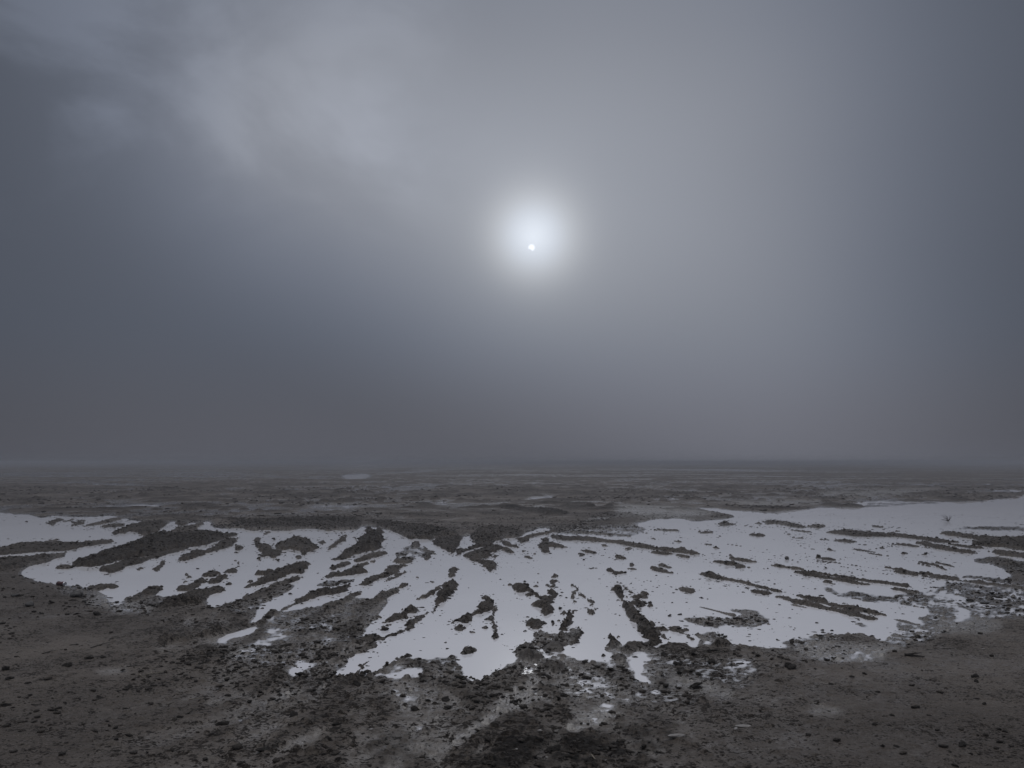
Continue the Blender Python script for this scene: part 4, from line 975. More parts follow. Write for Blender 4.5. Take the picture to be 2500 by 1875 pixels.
# plain ground on either side and behind the viewer, and the outer rim
R_OUT = 5600.0
apron = bmesh.new()
rim = [(-R_OUT, -R_OUT), (R_OUT, -R_OUT), (R_OUT, R_OUT), (-R_OUT, R_OUT)]
apron.faces.new([apron.verts.new((x, y, -0.05)) for x, y in rim])
me = bpy.data.meshes.new('outer_ground')
apron.to_mesh(me)
apron.free()
me.materials.append(MUD)
og = bpy.data.objects.new('outer_ground', me)
COL.objects.link(og)
tag(og, 'plain mud ground around the flat', None, None, 'structure')

# the water: one level sheet, present wherever the mud dips below it
ri = np.unique(np.concatenate([np.arange(0, NR, 2), [NR - 1]]))
ci = np.unique(np.concatenate([np.arange(0, NC, 2), [NC - 1]]))
Zs = Z[np.ix_(ri, ci)]
dsm = blur(np.where(Z > 0.004, 0.004, Z), 1)[np.ix_(ri, ci)]
wid = np.arange(len(ri) * len(ci)).reshape(len(ri), len(ci))
wq = np.stack([wid[1:, :-1], wid[1:, 1:], wid[:-1, 1:], wid[:-1, :-1]], 2).reshape(-1, 4)
zmin = np.minimum.reduceat(np.minimum.reduceat(Z, ri, axis=0), ci, axis=1)
low = np.pad(zmin, 1, mode='edge')
low = np.minimum.reduce([low[1:-1, 1:-1], low[2:, 1:-1], low[:-2, 1:-1], low[1:-1, 2:], low[1:-1, :-2]])
keep = low[:-1, :-1].reshape(-1) < 0.001
wq = wq[keep]
u_, inv_ = np.unique(wq.ravel(), return_inverse=True)
wvv = np.stack([XX[np.ix_(ri, ci)].ravel()[u_], YY[np.ix_(ri, ci)].ravel()[u_], np.zeros(len(u_))], 1)
wme = mesh_from('water', wvv, inv_.reshape(-1, 4), {'depth': np.maximum(-dsm, 0).ravel()[u_]})
wme.materials.append(WATER)
water = bpy.data.objects.new('water', wme)
COL.objects.link(water)
tag(water, 'still shallow water with sky brightness painted in, lying over the mud flat', None, None, 'structure')

# ------------------------------------------------------------------ ridges and islets as single things
def short(lab):
    for cutw in (',', ' lying ', ' running ', ' near ', ' in ', ' at ', ' on ', ' of the ', ' off ', ' along ', ' right ', ' left ',
                 ' just ', ' beside ', ' below ', ' above ', ' bordering ', ' pointing ', ' closing ', ' reaching ', ' directly ',
                 ' between ', ' where ', ' with ', ' standing ', ' behind ', ' leading ', ' touching ', ' curving ', ' trailing ',
                 ' hanging ', ' branching ', ' across ', ' snaking ', ' parallel ', ' two '):
        i = lab.find(cutw)
        if i > 8:
            lab = lab[:i]
    return lab


named = {}
for k, sel in shown.items():
    H, xy, lab = RIDGES[k]
    c = xy.mean(0)
    if lab:
        ob, u = piece('mud_ridge', sel, MUD)
        tag(ob, lab, 'mud ridge', 'mud ridges thrown up by tyres')
        named[k] = c
DIRS = ['right of', 'behind and right of', 'behind', 'behind and left of', 'left of', 'in front and left of', 'in front of', 'in front and right of']
SHORT_N = {}
for k in named:
    SHORT_N.setdefault(short(RIDGES[k][2]), []).append(k)


def place_phrase(c, only_unique=True):
    best, bk = 1e9, None
    for k, cc in named.items():
        if only_unique and len(SHORT_N[short(RIDGES[k][2])]) > 1:
            continue
        dpx = (CX + FPX * c[0] / c[1]) - (CX + FPX * cc[0] / cc[1])
        dqx = EYE * FPX / c[1] - EYE * FPX / cc[1]
        d = math.hypot(dpx, 2.2 * dqx)
        if d < best:
            best, bk, off = d, k, (dpx, dqx)
    dpx, dqx = off
    dr = DIRS[int(round(math.atan2(-2.2 * dqx, dpx) / (math.pi / 4))) % 8]
    return dr + ' the ' + short(RIDGES[bk][2])


RANK = ['largest', 'second largest', 'third largest', 'fourth largest', 'fifth largest', 'sixth largest', 'seventh largest', 'eighth largest', 'ninth largest', 'tenth largest', 'eleventh largest', 'twelfth largest', 'thirteenth largest', 'fourteenth largest'] + [q + ' largest' for q in ('fifteenth', 'sixteenth', 'seventeenth', 'eighteenth', 'nineteenth', 'twentieth', 'twenty-first', 'twenty-second', 'twenty-third', 'twenty-fourth', 'twenty-fifth', 'twenty-sixth', 'twenty-seventh', 'twenty-eighth')]


def label_set(entries, noun, plural):
    """entries: (key, centre, size) -> label that singles each one out by neighbour and size"""
    by = {}
    for key, c, s in entries:
        ph = place_phrase(c)
        while len(ph.split()) > 9:
            w_ = ph.split(' the ', 1)
            ph = w_[0] + ' the ' + w_[1].split(' ', 1)[1]
        by.setdefault(ph, []).append((s, key))
    res = {}
    for ph, lst in by.items():
        lst.sort(key=lambda t: -t[0])
        for r, (s, key) in enumerate(lst):
            if len(lst) == 1:
                res[key] = '%s %s' % (noun, ph)
            elif r < len(RANK):
                res[key] = '%s of the %s %s' % (RANK[r], plural, ph)
            else:
                res[key] = 'tiny one of the %s %s' % (plural, ph)
    return res


ent = []
for k, sel in shown.items():
    H, xy, lab = RIDGES[k]
    if not lab:
        ent.append((k, xy.mean(0), float(np.ptp(xy[:, 0] / xy[:, 1]) * np.ptp(1 / xy[:, 1])) ))
lab_isl = label_set(ent, 'small mud islet', 'small mud islets')
for k, c, s in ent:
    ob, u = piece('mud_islet', shown[k], MUD)
    tag(ob, lab_isl[k], 'mud islet', 'small mud islets in the pool')

# ------------------------------------------------------------------ clods and crumbs
def ico(sub):
    bm = bmesh.new()
    bmesh.ops.create_icosphere(bm, subdivisions=sub, radius=1.0)
    v = np.array([x.co[:] for x in bm.verts])
    f = np.array([[x.index for x in fc.verts] for fc in bm.faces])
    bm.free()
    return v, f


def lumpy(v, seed, amp):
    r = np.random.default_rng(seed)
    out_ = v.copy()
    for fr, a in ((1.3, 1.0), (2.6, 0.6), (5.0, 0.35)):
        d = r.normal(size=(5, 3)) * fr
        ph = r.uniform(0, 6.28, 5)
        out_ += v * (np.sin(v @ d.T + ph).mean(1) * amp * a)[:, None]
    return out_


V1, F1 = ico(1)
V2, F2 = ico(3)
crumb_var = [lumpy(V1, s, 0.75) * np.array([1, 0.9, 0.65]) for s in range(14)]
clod_mesh = []
for s in range(10):
    vv = lumpy(V2, 100 + s, 0.95)
    vv += (RNG.normal(size=vv.shape) * 0.06)
    me = mesh_from('mud_clod', vv * np.array([1.0, 0.85, 0.52]), F2)
    me.materials.append(CLOD)
    clod_mesh.append(me)

# density of loose crumbs over the flat
area = mx * my * dP * dQ
dens = np.zeros((NR, NC))
on_land = Z > 0.004
pool = (LEV < -0.3) & (Z < 0)
rid_f = blur(((RID >= 0) & (Z > 0)).astype(float), 7)
right_w = np.clip((PP - 1250) / 500, 0, 1)
dens += pool * (5 + 260 * rid_f + 14 * right_w * np.clip((QQ - 120) / 150, 0, 1))
dens += spec * near * (110 - 60 * right_w)
dens += (land > 0.4) * near * (18 + 150 * fan)
dens += (land > 0.4) * near * 260 * blur(DARK, 5) * (QQ > 420)
patch = np.clip((fbm(XX / 0.8, YY / 0.8, 3, 131) - 0.38) * 4, 0.05, 1.3)
dens *= patch * (QQ > 125)
wgt = np.clip(dens * area, 0, None)
wgt[:, (P < -80) | (P > 2580)] *= 0.3
wgt = wgt.ravel() / wgt.sum()
N_CR = 30000
idx = RNG.choice(NR * NC, N_CR, p=wgt)
rr = 0.0042 + 0.017 * RNG.random(N_CR) ** 3.2
px_ = XX.ravel()[idx] + RNG.normal(size=N_CR) * 0.02
py_ = YY.ravel()[idx] + RNG.normal(size=N_CR) * 0.03
pz_ = Z.ravel()[idx]
pz_ = np.where(pz_ < 0, -0.15 * rr, pz_ + 0.25 * rr)
cv, cf, off = [], [], 0
for i in range(N_CR):
    a = RNG.random() * 6.28
    s = np.array([1 + 0.8 * RNG.random(), 0.8 + 0.4 * RNG.random(), 0.6 + 0.5 * RNG.random()]) * rr[i]
    vv = crumb_var[i % 14] * s
    ca, sa = math.cos(a), math.sin(a)
    vv = np.stack([vv[:, 0] * ca - vv[:, 1] * sa + px_[i], vv[:, 0] * sa + vv[:, 1] * ca + py_[i], vv[:, 2] + pz_[i]], 1)
    cv.append(vv)
    cf.append(F1 + off)
    off += len(vv)
# churned lumps on the flat behind the pool
cl_f = np.clip((fbm(XX / 2.2, YY / 3.0, 4, 151, 0.55) - 0.50) * 7, 0, 1) + 0.04
wf = cl_f * area * (QQ > 62) * (QQ < 135) * (Z > 0.01) * YY ** -0.8
wf[:, (P < -40) | (P > 2540)] = 0
wf = wf.ravel() / wf.sum()
N_F = 4500
for i, q_ in enumerate(RNG.choice(NR * NC, N_F, p=wf)):
    r_ = (0.012 + 0.038 * RNG.random() ** 2.5)
    a = RNG.random() * 6.28
    vv = crumb_var[i % 14] * (np.array([1 + 1.4 * RNG.random(), 0.9, 0.7]) * r_)
    vv = np.stack([vv[:, 0] * math.cos(a) - vv[:, 1] * math.sin(a), vv[:, 0] * math.sin(a) + vv[:, 1] * math.cos(a), vv[:, 2]], 1)
    cv.append(vv + np.array([XX.ravel()[q_] + RNG.normal() * 0.05, YY.ravel()[q_] + RNG.normal() * 0.3, Z.ravel()[q_] + 0.2 * r_]))
    cf.append(F1 + off)
    off += len(vv)
# bigger lumps broken off along the ridges
V1b, F1b = ico(2)
big_var = [lumpy(V1b, 40 + s_, 0.85) * np.array([1, 0.9, 0.7]) for s_ in range(14)]
on_r = ((RID >= 0) & (Z > 0.0)).astype(float)
wr = (on_r * 0.8 + 0.5 * np.clip(blur(on_r, 4) * 3, 0, 1) * (1 - on_r)) * np.clip(blur(DARK, 4), 0.2, 1) * area * (YY < 24)
wr[:, (P < -40) | (P > 2540)] = 0
wr = wr.ravel() / wr.sum()
N_B = 3600
for i, q_ in enumerate(RNG.choice(NR * NC, N_B, p=wr)):
    r_ = 0.008 + 0.018 * RNG.random() ** 2.4
    a = RNG.random() * 6.28
    vv = big_var[i % 14] * (np.array([1 + 0.5 * RNG.random(), 0.8 + 0.4 * RNG.random(), 0.7 + 0.4 * RNG.random()]) * r_)
    ca, sa = math.cos(a), math.sin(a)
    z_ = Z.ravel()[q_]
    z_ = -0.1 * r_ if z_ < 0 else z_ + 0.2 * r_
    cv.append(np.stack([vv[:, 0] * ca - vv[:, 1] * sa + XX.ravel()[q_], vv[:, 0] * sa + vv[:, 1] * ca + YY.ravel()[q_], vv[:, 2] + z_], 1))
    cf.append(F1b + off)
    off += len(vv)
me = mesh_from('mud_crumbs', np.concatenate(cv), np.concatenate(cf))
me.materials.append(CLOD)
crumbs = bpy.data.objects.new('mud_crumbs', me)
COL.objects.link(crumbs)
tag(crumbs, 'countless small dark mud crumbs scattered over mud and shallow water', 'mud crumbs', None, 'stuff')

# single clods: those picked out in the picture, then strewn ones
CLODS_PX = [
    (176, 1414, 4.5), (189, 1431, 11.3), (188, 1503, 13.6), (237, 1505, 27.1), (196, 1511, 5.7), (99, 1280, 5.0), (64, 1274, 6.8), (213, 1294, 3.6),
    (218, 1311, 4.5), (402, 1361, 5.7), (341, 1450, 3.4), (33, 1413, 10.2), (485, 1389, 9.0), (775, 1400, 6.8), (696, 1356, 5.0), (693, 1368, 5.7),
    (556, 1428, 10.2), (615, 1421, 11.3), (577, 1350, 4.5), (796, 1303, 6.8), (669, 1318, 7.9), (1222, 1415, 6.8), (1230, 1429, 6.3), (1144, 1436, 3.6),
    (1125, 1414, 4.1), (1257, 1413, 3.2), (1282, 1420, 9.0), (1369, 1439, 4.5), (1382, 1460, 6.8), (1367, 1488, 9.0), (1411, 1377, 2.7), (1427, 1380, 3.6),
    (1369, 1460, 2.3), (1417, 1487, 3.2), (1458, 1486, 5.0), (1302, 1386, 3.2), (1426, 1367, 6.8), (1531, 1434, 4.1), (1540, 1425, 5.7), (1676, 1471, 5.0),
    (1642, 1472, 5.7), (1728, 1463, 5.7), (1713, 1460, 12.4), (1858, 1470, 3.6), (1834, 1394, 3.6), (1753, 1401, 5.0), (1636, 1505, 9.0), (1660, 1501, 13.6),
    (1603, 1485, 4.5), (1742, 1499, 5.0), (1957, 1489, 3.6), (1935, 1488, 6.3), (1904, 1477, 6.8), (1889, 1512, 6.8), (1927, 1509, 6.8), (1659, 1308, 3.6),
    (1665, 1313, 2.3), (1694, 1310, 2.3), (1891, 1357, 5.0), (1929, 1384, 5.7), (2282, 1510, 10.2), (2241, 1556, 14.7), (2146, 1562, 8.6), (2215, 1564, 6.8),
    (2220, 1575, 6.3), (2218, 1586, 8.6), (2235, 1561, 5.0), (2075, 1584, 7.2), (2120, 1611, 5.0), (2032, 1540, 7.9), (2006, 1539, 10.2), (2010, 1545, 11.3),
    (2020, 1587, 9.0), (2024, 1546, 6.8), (2388, 1449, 11.3), (2327, 1446, 5.7), (2344, 1443, 5.7), (2153, 1588, 5.7), (2235, 1598, 5.4), (2370, 1468, 18.1),
    (2404, 1474, 15.8), (2438, 1460, 15.8), (2174, 1545, 5.0), (2339, 1532, 4.5), (2255, 1543, 9.0), (2323, 1603, 4.5), (1955, 1400, 2.3), (1740, 1620, 20.3),
    (1723, 1621, 9.0), (1853, 1606, 13.6), (1928, 1637, 22.6), (1744, 1595, 13.6), (1694, 1602, 15.8), (1624, 1601, 18.1), (1687, 1641, 11.3), (1742, 1646, 10.2),
    (1707, 1648, 15.8), (1762, 1615, 9.0), (1762, 1652, 9.0), (1658, 1644, 18.1), (1830, 1549, 6.8), (1763, 1550, 6.8), (1832, 1565, 6.8), (1886, 1536, 4.5),
    (1940, 1534, 4.1), (1888, 1512, 6.8), (1995, 1521, 7.9), (1973, 1549, 5.7), (1954, 1558, 9.0), (1936, 1562, 11.3), (1900, 1563, 9.0), (1676, 1471, 5.7),
    (735, 1652, 22.6), (870, 1676, 27.1), (823, 1778, 18.1), (680, 1712, 18.1), (608, 1719, 12.4), (852, 1743, 11.3), (732, 1719, 12.4), (655, 1680, 15.8),
    (744, 1827, 7.9), (716, 1754, 27.1), (655, 1752, 10.2), (798, 1759, 20.3), (933, 1666, 10.2), (591, 1747, 14.7), (759, 1693, 13.6), (545, 1773, 29.4),
    (642, 1841, 24.9), (802, 1817, 20.3), (714, 1820, 5.0), (726, 1804, 7.2), (830, 1800, 5.7), (735, 1630, 6.8), (757, 1628, 5.7), (1090, 1710, 27.1),
    (1016, 1736, 20.3), (1250, 1719, 18.1), (1223, 1752, 10.2), (1341, 1659, 20.3), (1045, 1713, 11.3), (1429, 1622, 18.1), (1282, 1741, 9.0), (1133, 1809, 6.8),
    (1054, 1656, 11.3), (1859, 1712, 6.3), (1955, 1714, 5.9), (1780, 1723, 10.2), (1655, 1625, 20.3), (1737, 1620, 20.3), (1624, 1601, 19.2), (1929, 1635, 24.9),
    (1696, 1684, 29.4), (1976, 1802, 13.6), (2379, 1660, 20.3), (2386, 1672, 15.8), (2352, 1831, 21.5), (2370, 1851, 11.3), (2029, 1676, 11.3), (2144, 1696, 12.4),
    (2226, 1680, 12.4), (2176, 1754, 13.6), (2266, 1755, 11.3), (2135, 1776, 13.6), (2155, 1832, 15.8), (2192, 1830, 13.6), (2456, 1795, 10.2), (2496, 1831, 9.0),
    (2318, 1846, 9.0), (2116, 1708, 7.9), (2402, 1764, 5.7), (162, 1634, 22.6), (219, 1616, 18.1), (252, 1611, 13.6), (24, 1666, 20.3), (65, 1676, 13.6),
    (14, 1641, 18.1), (305, 1738, 10.2), (316, 1687, 15.8), (261, 1772, 11.3), (267, 1781, 11.3), (483, 1698, 9.0), (15, 1732, 18.1), (194, 1715, 9.0),
    (280, 1787, 13.6), (153, 1776, 5.7), (122, 1788, 6.3), (440, 1759, 15.8), (458, 1751, 10.2), (187, 1581, 9.0), (46, 1633, 5.0), (72, 1631, 4.5),
    (66, 1770, 7.9), (802, 1575, 10.2), (822, 1575, 5.7), (1005, 1442, 4.5), (1144, 1435, 3.4), (913, 1592, 6.8), (922, 1594, 5.7), (924, 1602, 4.5),
    (903, 1606, 6.8), (1092, 1584, 11.3), (936, 1666, 11.3), (1025, 1611, 13.6), (1104, 1617, 11.3), (1075, 1635, 11.3), (1059, 1658, 13.6), (1400, 1581, 9.0),
    (1411, 1570, 9.0), (1552, 1605, 15.8), (1579, 1595, 4.5), (1475, 1559, 4.5), (1458, 1485, 4.5), (1439, 1488, 4.5), (1320, 1670, 5.7),
]
clods = []
for (px, py, wpx) in CLODS_PX:
    x, y = ground_xy(px, py)
    clods.append((x, y, 0.43 * wpx / FPX * y))
wg2 = (dens * area * (1 + 2 * (RID < 0)) * (YY < 22) * (PP > 0) * (PP < 2500)).ravel()
wg2 = np.clip(wg2, 0, None) / wg2.sum()
pick = RNG.choice(NR * NC, 80, p=wg2)
for i in pick:
    clods.append((XX.ravel()[i], YY.ravel()[i], 0.011 + 0.016 * RNG.random() ** 2))
ent = [(i, np.array(c[:2]), c[2] / c[1] * (1 + 1e-6 * i)) for i, c in enumerate(clods)]
lab_clod = label_set(ent, 'loose mud clod', 'mud clods')
for i, (x, y, r_) in enumerate(clods):
    ob = bpy.data.objects.new('mud_clod', clod_mesh[i % 10])
    z = height_at(x, y)
    z = -0.1 * r_ if z < 0 else z + 0.12 * r_
    ob.location = (x, y, z)
    ob.rotation_euler = (RNG.normal() * 0.25, RNG.normal() * 0.25, RNG.random() * 6.28)
    s = 0.85 + 0.35 * RNG.random(3)
    ob.scale = (r_ * s[0], r_ * s[1], r_ * s[2] * min(1.0, 0.028 / r_ + 0.25))
    COL.objects.link(ob)
    tag(ob, lab_clod[i], 'mud clod', 'loose mud clods')

# ------------------------------------------------------------------ stones, drink can, sticks, twig plant
def stone(name, label, cat, px, py, w_m, d_m, h_m, mat, seed, group=None, sink=0.25, rot=0.0):
    x, y = ground_xy(px, py)
    vv = lumpy(V2, seed, 0.45) * np.array([w_m / 2, d_m / 2, h_m / 2])
    me = mesh_from(name, vv, F2)
    me.materials.append(mat)
    ob = bpy.data.objects.new(name, me)
    ob.location = (x, y, max(height_at(x, y), 0.0) + h_m * (0.5 - sink))
    ob.rotation_euler = (0, 0, rot)
    COL.objects.link(ob)
    return tag(ob, label, cat, group)


stone('stone', 'dark rounded stone on the left mud below the drink can', 'stone', 187, 1462, 0.125, 0.10, 0.075, STONE_D, 201)
stone('stone', 'dark lumpy stone on the left mud, nearest to the left edge among the larger', 'stone', 74, 1484, 0.09, 0.09, 0.07, STONE_D, 202)
stone('stone', 'flat dark stone at the left edge, farther back than the lumpy one', 'stone', 38, 1460, 0.10, 0.06, 0.04, STONE_D, 203)
stone('stone', 'lone round dark stone standing in the bright right pool', 'stone', 1922, 1366, 0.062, 0.06, 0.068, STONE_D, 204)
for i, (px, py, wm, lab) in enumerate([
        (1815, 1780, 0.052, 'pale flat slab of stone in the foreground right of the black gravel, rear one'),
        (1650, 1812, 0.060, 'pale flat slab of stone at the right rim of the black gravel, front one'),
        (1318, 1800, 0.030, 'pale oval pebble near the top of the black gravel'),
        (905, 1788, 0.026, 'pale flat pebble left of the black gravel'),
        (1796, 1790, 0.022, 'small pale pebble beside the rear slab'),
        (1335, 1853, 0.020, 'pale pebble low in the black gravel'),
        (1260, 1840, 0.018, 'small pale pebble at the left of the black gravel'),
        (1480, 1868, 0.018, 'small pale pebble at the bottom right of the black gravel'),
        (2400, 1591, 0.028, 'pale chip on the smooth mud near the right edge'),
        (1845, 1836, 0.014, 'tiny round pale pebble near the bottom edge, right of centre')]):
    stone('pebble', lab, 'pebble', px, py, wm * 1.9 if 'slab' in lab else wm, wm * 0.8, wm * 0.30, STONE_P, 210 + i, 'pale pebbles in the foreground', 0.2, 0.3 * i)


def tube(pts, radii, sides=6):
    """skin a polyline with rings"""
    vs, fs = [], []
    n = len(pts)
    for i, (p, r_) in enumerate(zip(pts, radii)):
        p = Vector(p)
        t = (Vector(pts[min(i + 1, n - 1)]) - Vector(pts[max(i - 1, 0)])).normalized()
        a = t.cross(Vector((0, 0.2, 1))).normalized()
        b_ = t.cross(a)
        for k in range(sides):
            q = p + r_ * (math.cos(6.2832 * k / sides) * a + math.sin(6.2832 * k / sides) * b_)
            vs.append(q[:])
    for i in range(n - 1):
        for k in range(sides):
            k2 = (k + 1) % sides
            fs.append((i * sides + k, i * sides + k2, (i + 1) * sides + k2, (i + 1) * sides + k))
    fs.append(tuple(range(sides)))
    fs.append(tuple(range((n - 1) * sides, n * sides)))
    return vs, fs


def mesh_py(name, vs, fs, mat, parent=None):
    me = bpy.data.meshes.new(name)
    me.from_pydata(vs, [], fs)
    me.polygons.foreach_set('use_smooth', [True] * len(me.polygons))
    me.materials.append(mat)
    me.update()
    ob = bpy.data.objects.new(name, me)
    COL.objects.link(ob)
    ob.parent = parent
    return ob


def stick(name, label, cat, pa, pb, r0, r1, mat, bend=0.0, lift=0.004, forks=(), group=None):
    a, b_ = ground_xy(*pa), ground_xy(*pb)
    base_ = Vector((a[0], a[1], 0))
    axis = Vector((b_[0] - a[0], b_[1] - a[1], 0))
    side = Vector((-axis.y, axis.x, 0)).normalized()
    n = 9
    pts, rad = [], []
    for i in range(n):
        t = i / (n - 1)
        p = base_ + axis * t + side * (bend * axis.length * math.sin(3.14 * t) + random.gauss(0, 0.008) * axis.length)
        z = max(height_at(p.x, p.y), 0)
        rr_ = r0 + (r1 - r0) * t
        pts.append((p.x - a[0], p.y - a[1], z + rr_ * 0.7 + lift * math.sin(3.14 * t)))
        rad.append(rr_)
    # lay it on the highest ground beneath instead of following every bump
    zs = np.array([p[2] for p in pts])
    fit = np.polyfit(range(n), zs, 1)
    zl = np.polyval(fit, range(n)) + 0.4 * max(0, (zs - np.polyval(fit, range(n))).max())
    pts = [(p[0], p[1], float(zl[i])) for i, p in enumerate(pts)]
    root = bpy.data.objects.new(name, None)
    root.location = (a[0], a[1], 0)
    COL.objects.link(root)
    tag(root, label, cat, group)
    vs, fs = tube(pts, rad)
    mesh_py('stem', vs, fs, mat, root)
    for (t, ang, ln) in forks:
        i = int(t * (n - 1))
        d = axis.normalized()
        d = Vector((d.x * math.cos(ang) - d.y * math.sin(ang), d.x * math.sin(ang) + d.y * math.cos(ang), 0.25))
        p = Vector(pts[i])
        fp = [(p + d * ln * s)[:] for s in (0, 0.35, 0.7, 1.0)]
        vs, fs = tube(fp, [rad[i] * 0.7, rad[i] * 0.6, rad[i] * 0.45, rad[i] * 0.25])
        mesh_py('side_shoot', vs, fs, mat, root)
    return root


def J(x, y, ox, oy):
    return (ox + x / 4.424, oy + y / 4.424)


stick('stick', 'dark forked stick lying on the smooth mud at the right', 'stick', J(925, 1003, 2000, 1380), J(1140, 1030, 2000, 1380), 0.012, 0.005, WOOD, -0.03, forks=((0.12, -0.12, 0.13),))
LS = [((1570, 700), (1815, 648), STRAW, 'pale twig with a raised side shoot on the left foreground mud', ((0.3, 1.1, 0.07),)),
      ((1500, 688), (1560, 725), STRAW, 'short pale twig left of the one with the raised shoot', ()),
      ((1370, 612), (1560, 580), WOOD, 'straight dark twig behind the pale twig on the left mud', ()),
      ((1995, 585), (2190, 540), WOOD, 'dark forked twig right of the pale twig on the left mud', ((0.5, 0.5, 0.09),)),
      ((980, 400), (1250, 325), WOOD, 'long dark twig lying on the left mud, middle of the patch', ((0.6, 0.35, 0.07),)),
      ((1030, 118), (1220, 100), WOOD, 'dark twig near the left shore of the pool, below the stones', ()),
      ((455, 452), (570, 425), WOOD, 'short dark twig on the far-left mud', ()),
      ((760, 365), (850, 352), WOOD, 'little dark twig with an upright stub on the left mud', ((0.8, 1.4, 0.03),)),
      ((2040, 958), (2200, 965), STRAW, 'pale bent twig low on the left foreground mud', ()),
      ((340, 1010), (450, 1015), WOOD, 'dark twig low in the left corner of the picture', ())]
for a_p, b_p, mt, lab, fk in LS:
    stick('twig', lab, 'twig', J(*a_p, 0, 1500), J(*b_p, 0, 1500), 0.0045, 0.002, mt, random.uniform(-0.06, 0.06), forks=fk, group='twigs strewn on the mud')
stick('twig', 'pale straight twig in the black gravel at the bottom edge', 'twig', J(1965, 1250, 1000, 1575), J(2005, 1292, 1000, 1575), 0.0045, 0.003, STRAW, group='twigs strewn on the mud')
stick('twig', 'dark twig at the rim of the small pocket of water right of centre', 'twig', J(165, 370, 1500, 1575), J(265, 395, 1500, 1575), 0.007, 0.004, WOOD, group='twigs strewn on the mud')


def upright(label, px, py, dx_, dy_, h, r_):
    x, y = ground_xy(px, py)
    z = max(height_at(x, y), 0)
    vs, fs = tube([(0, 0, -0.02), (dx_ * 0.3, dy_, h * 0.45), (dx_, dy_, h)], [r_, r_ * 0.8, r_ * 0.5])
    ob = mesh_py('twig', vs, fs, WOOD)
    ob.location = (x, y, z)
    tag(ob, label, 'twig', 'twigs strewn on the mud')


upright('thin twig standing upright on the pointed mud islet in the left pool', 525, 1393, -0.03, 0, 0.045, 0.003)
upright('tiny stub of twig standing on the blunt mud finger at the left', 341, 1452, 0.008, 0, 0.03, 0.004)

# spiky dead plant in the far right water
px, py = 2315, 1272.5
x0, y0 = ground_xy(px, py)
root = bpy.data.objects.new('twig_plant', None)
root.location = (x0, y0, 0)
COL.objects.link(root)
tag(root, 'spiky dead twig plant standing in the far right water', 'dead plant')
vs, fs = lumpy(V1, 9, 0.5) * np.array([0.035, 0.02, 0.016]), F1
mesh_py('crown', [tuple(v) for v in vs], [tuple(int(i) for i in f) for f in fs], WOOD, root)
prnd = random.Random(5)
for (dx_, h_) in [(-0.20, 0.17), (-0.16, 0.155), (-0.13, 0.045), (-0.155, 0.035), (-0.10, 0.19), (-0.03, 0.13), (0.035, 0.15), (0.02, 0.10),
                  (-0.07, 0.07), (0.045, 0.06), (-0.11, 0.10), (0.0, 0.17)]:
    yy = prnd.uniform(-0.1, 0.1)
    mid = (dx_ * 0.45 + 0.03, yy * 0.5, h_ * 0.6)
    vs, fs = tube([(0, 0, 0.004), mid, (dx_, yy, h_)], [0.007, 0.0055, 0.0035], 5)
    mesh_py('twig', vs, fs, WOOD, root)

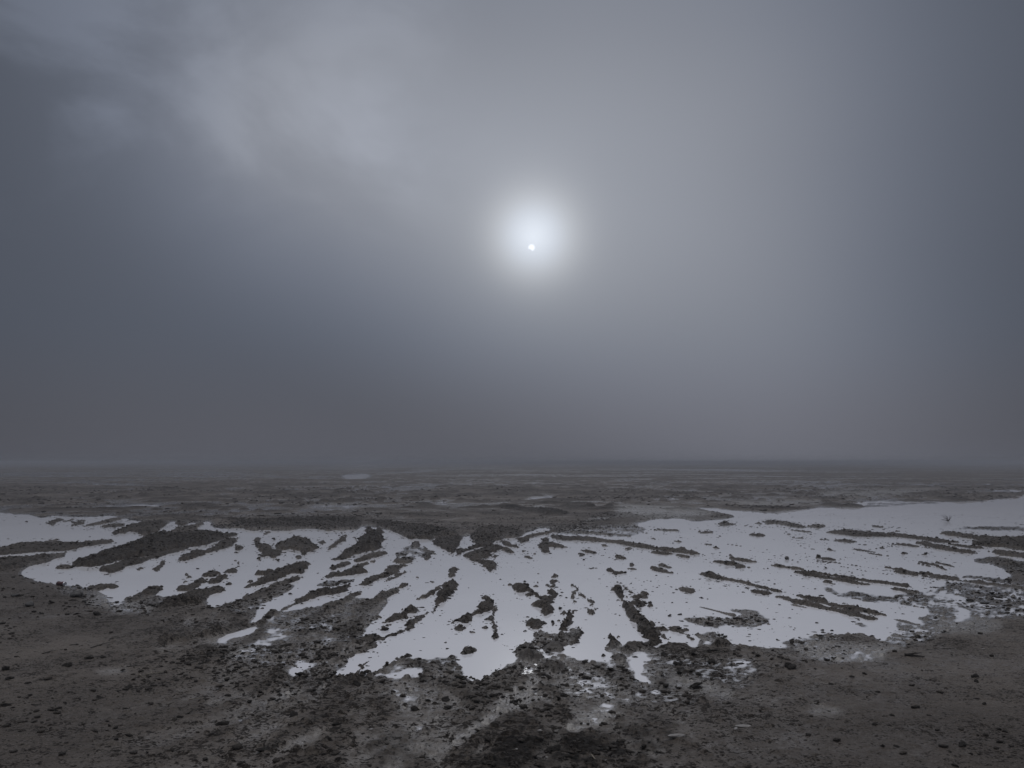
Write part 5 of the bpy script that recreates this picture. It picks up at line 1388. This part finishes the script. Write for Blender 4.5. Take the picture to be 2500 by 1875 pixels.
# drink can lying on its side at the left shore
def can():
    x, y = ground_xy(150, 1431)
    root = bpy.data.objects.new('drink_can', None)
    z = max(height_at(x, y), 0.0)
    root.location = (x, y, z - 0.008)
    root.rotation_euler = (0, 0, R(-14))
    COL.objects.link(root)
    tag(root, 'crumpled dark red drink can lying on the left shore of the pool', 'can')
    red, k, b = new_mat('can_paint')
    tco = k.n('ShaderNodeTexCoord').outputs['Object']
    n = k.noise(tco, 45.0, 4, 0.6)
    k.put(b.inputs['Base Color'], k.mix(k.mr(n, 0.42, 0.62, 0, 1), (0.105, 0.030, 0.036, 1), (0.060, 0.045, 0.045, 1)))
    b.inputs['Roughness'].default_value = 0.4
    b.inputs['Metallic'].default_value = 0.35
    ali = simple_mat('can_metal', (0.50, 0.51, 0.54), (0.62, 0.63, 0.66), 30, 0.32, 0.0, 0.8)
    rr_, n = 0.033, 28
    prof = [(-0.058, 0.024), (-0.0575, 0.027), (-0.052, 0.033), (-0.03, 0.033), (-0.01, 0.0315), (0.008, 0.0305), (0.03, 0.0325), (0.046, 0.033)]
    vs, fs = [], []
    for i, (t, r_) in enumerate(prof):
        for j in range(n):
            a = 6.2832 * j / n
            dent = 1 - 0.10 * math.exp(-((t - 0.0) / 0.02) ** 2) * max(0, math.cos(a - 1.2)) ** 2
            vs.append((t, r_ * dent * math.cos(a), rr_ + r_ * dent * math.sin(a)))
    for i in range(len(prof) - 1):
        for j in range(n):
            k2 = (j + 1) % n
            fs.append((i * n + j, i * n + k2, (i + 1) * n + k2, (i + 1) * n + j))
    mesh_py('can_body', vs, fs, red, root)

    def cap(name, prof2):
        vs, fs = [], []
        for t, r_ in prof2:
            for j in range(n):
                a = 6.2832 * j / n
                vs.append((t, r_ * math.cos(a), rr_ + r_ * math.sin(a)))
        for i in range(len(prof2) - 1):
            for j in range(n):
                k2 = (j + 1) % n
                fs.append((i * n + j, i * n + k2, (i + 1) * n + k2, (i + 1) * n + j))
        fs.append(tuple(range((len(prof2) - 1) * n, len(prof2) * n)))
        return mesh_py(name, vs, fs, ali, root)
    lid = cap('lid', [(0.0461, 0.033), (0.055, 0.0275), (0.058, 0.027), (0.058, 0.0255), (0.054, 0.025)])
    cap('base', [(-0.0581, 0.0235), (-0.0575, 0.021), (-0.052, 0.012)])
    vs, fs = tube([(0.0555, 0.002 + 0.008 * math.cos(t), rr_ + 0.012 * math.sin(t)) for t in np.linspace(0, 6.28, 12)], [0.0012] * 12, 5)
    ring = mesh_py('ring_pull', vs, fs, ali, lid)


can()

# ------------------------------------------------------------------ fog over the flat
bm = bmesh.new()
bmesh.ops.create_cube(bm, size=1.0)
bmesh.ops.scale(bm, vec=(11600, 11600, 3.3), verts=bm.verts)
bmesh.ops.translate(bm, vec=(0, 0, 2.2 - 1.65), verts=bm.verts)
me = bpy.data.meshes.new('haze')
bm.to_mesh(me)
bm.free()
hm = bpy.data.materials.new('haze_air')
hm.use_nodes = True
ht = hm.node_tree
ht.nodes.clear()
ho = ht.nodes.new('ShaderNodeOutputMaterial')
hv = ht.nodes.new('ShaderNodeVolumePrincipled')
hv.inputs['Color'].default_value = (0.52, 0.545, 0.61, 1)
hv.inputs['Density'].default_value = 0.0033
hv.inputs['Anisotropy'].default_value = 0.0
ht.links.new(hv.outputs[0], ho.inputs['Volume'])
me.materials.append(hm)
haze = bpy.data.objects.new('haze', me)
COL.objects.link(haze)
tag(haze, 'thin grey fog lying over the whole flat', None, None, 'stuff')
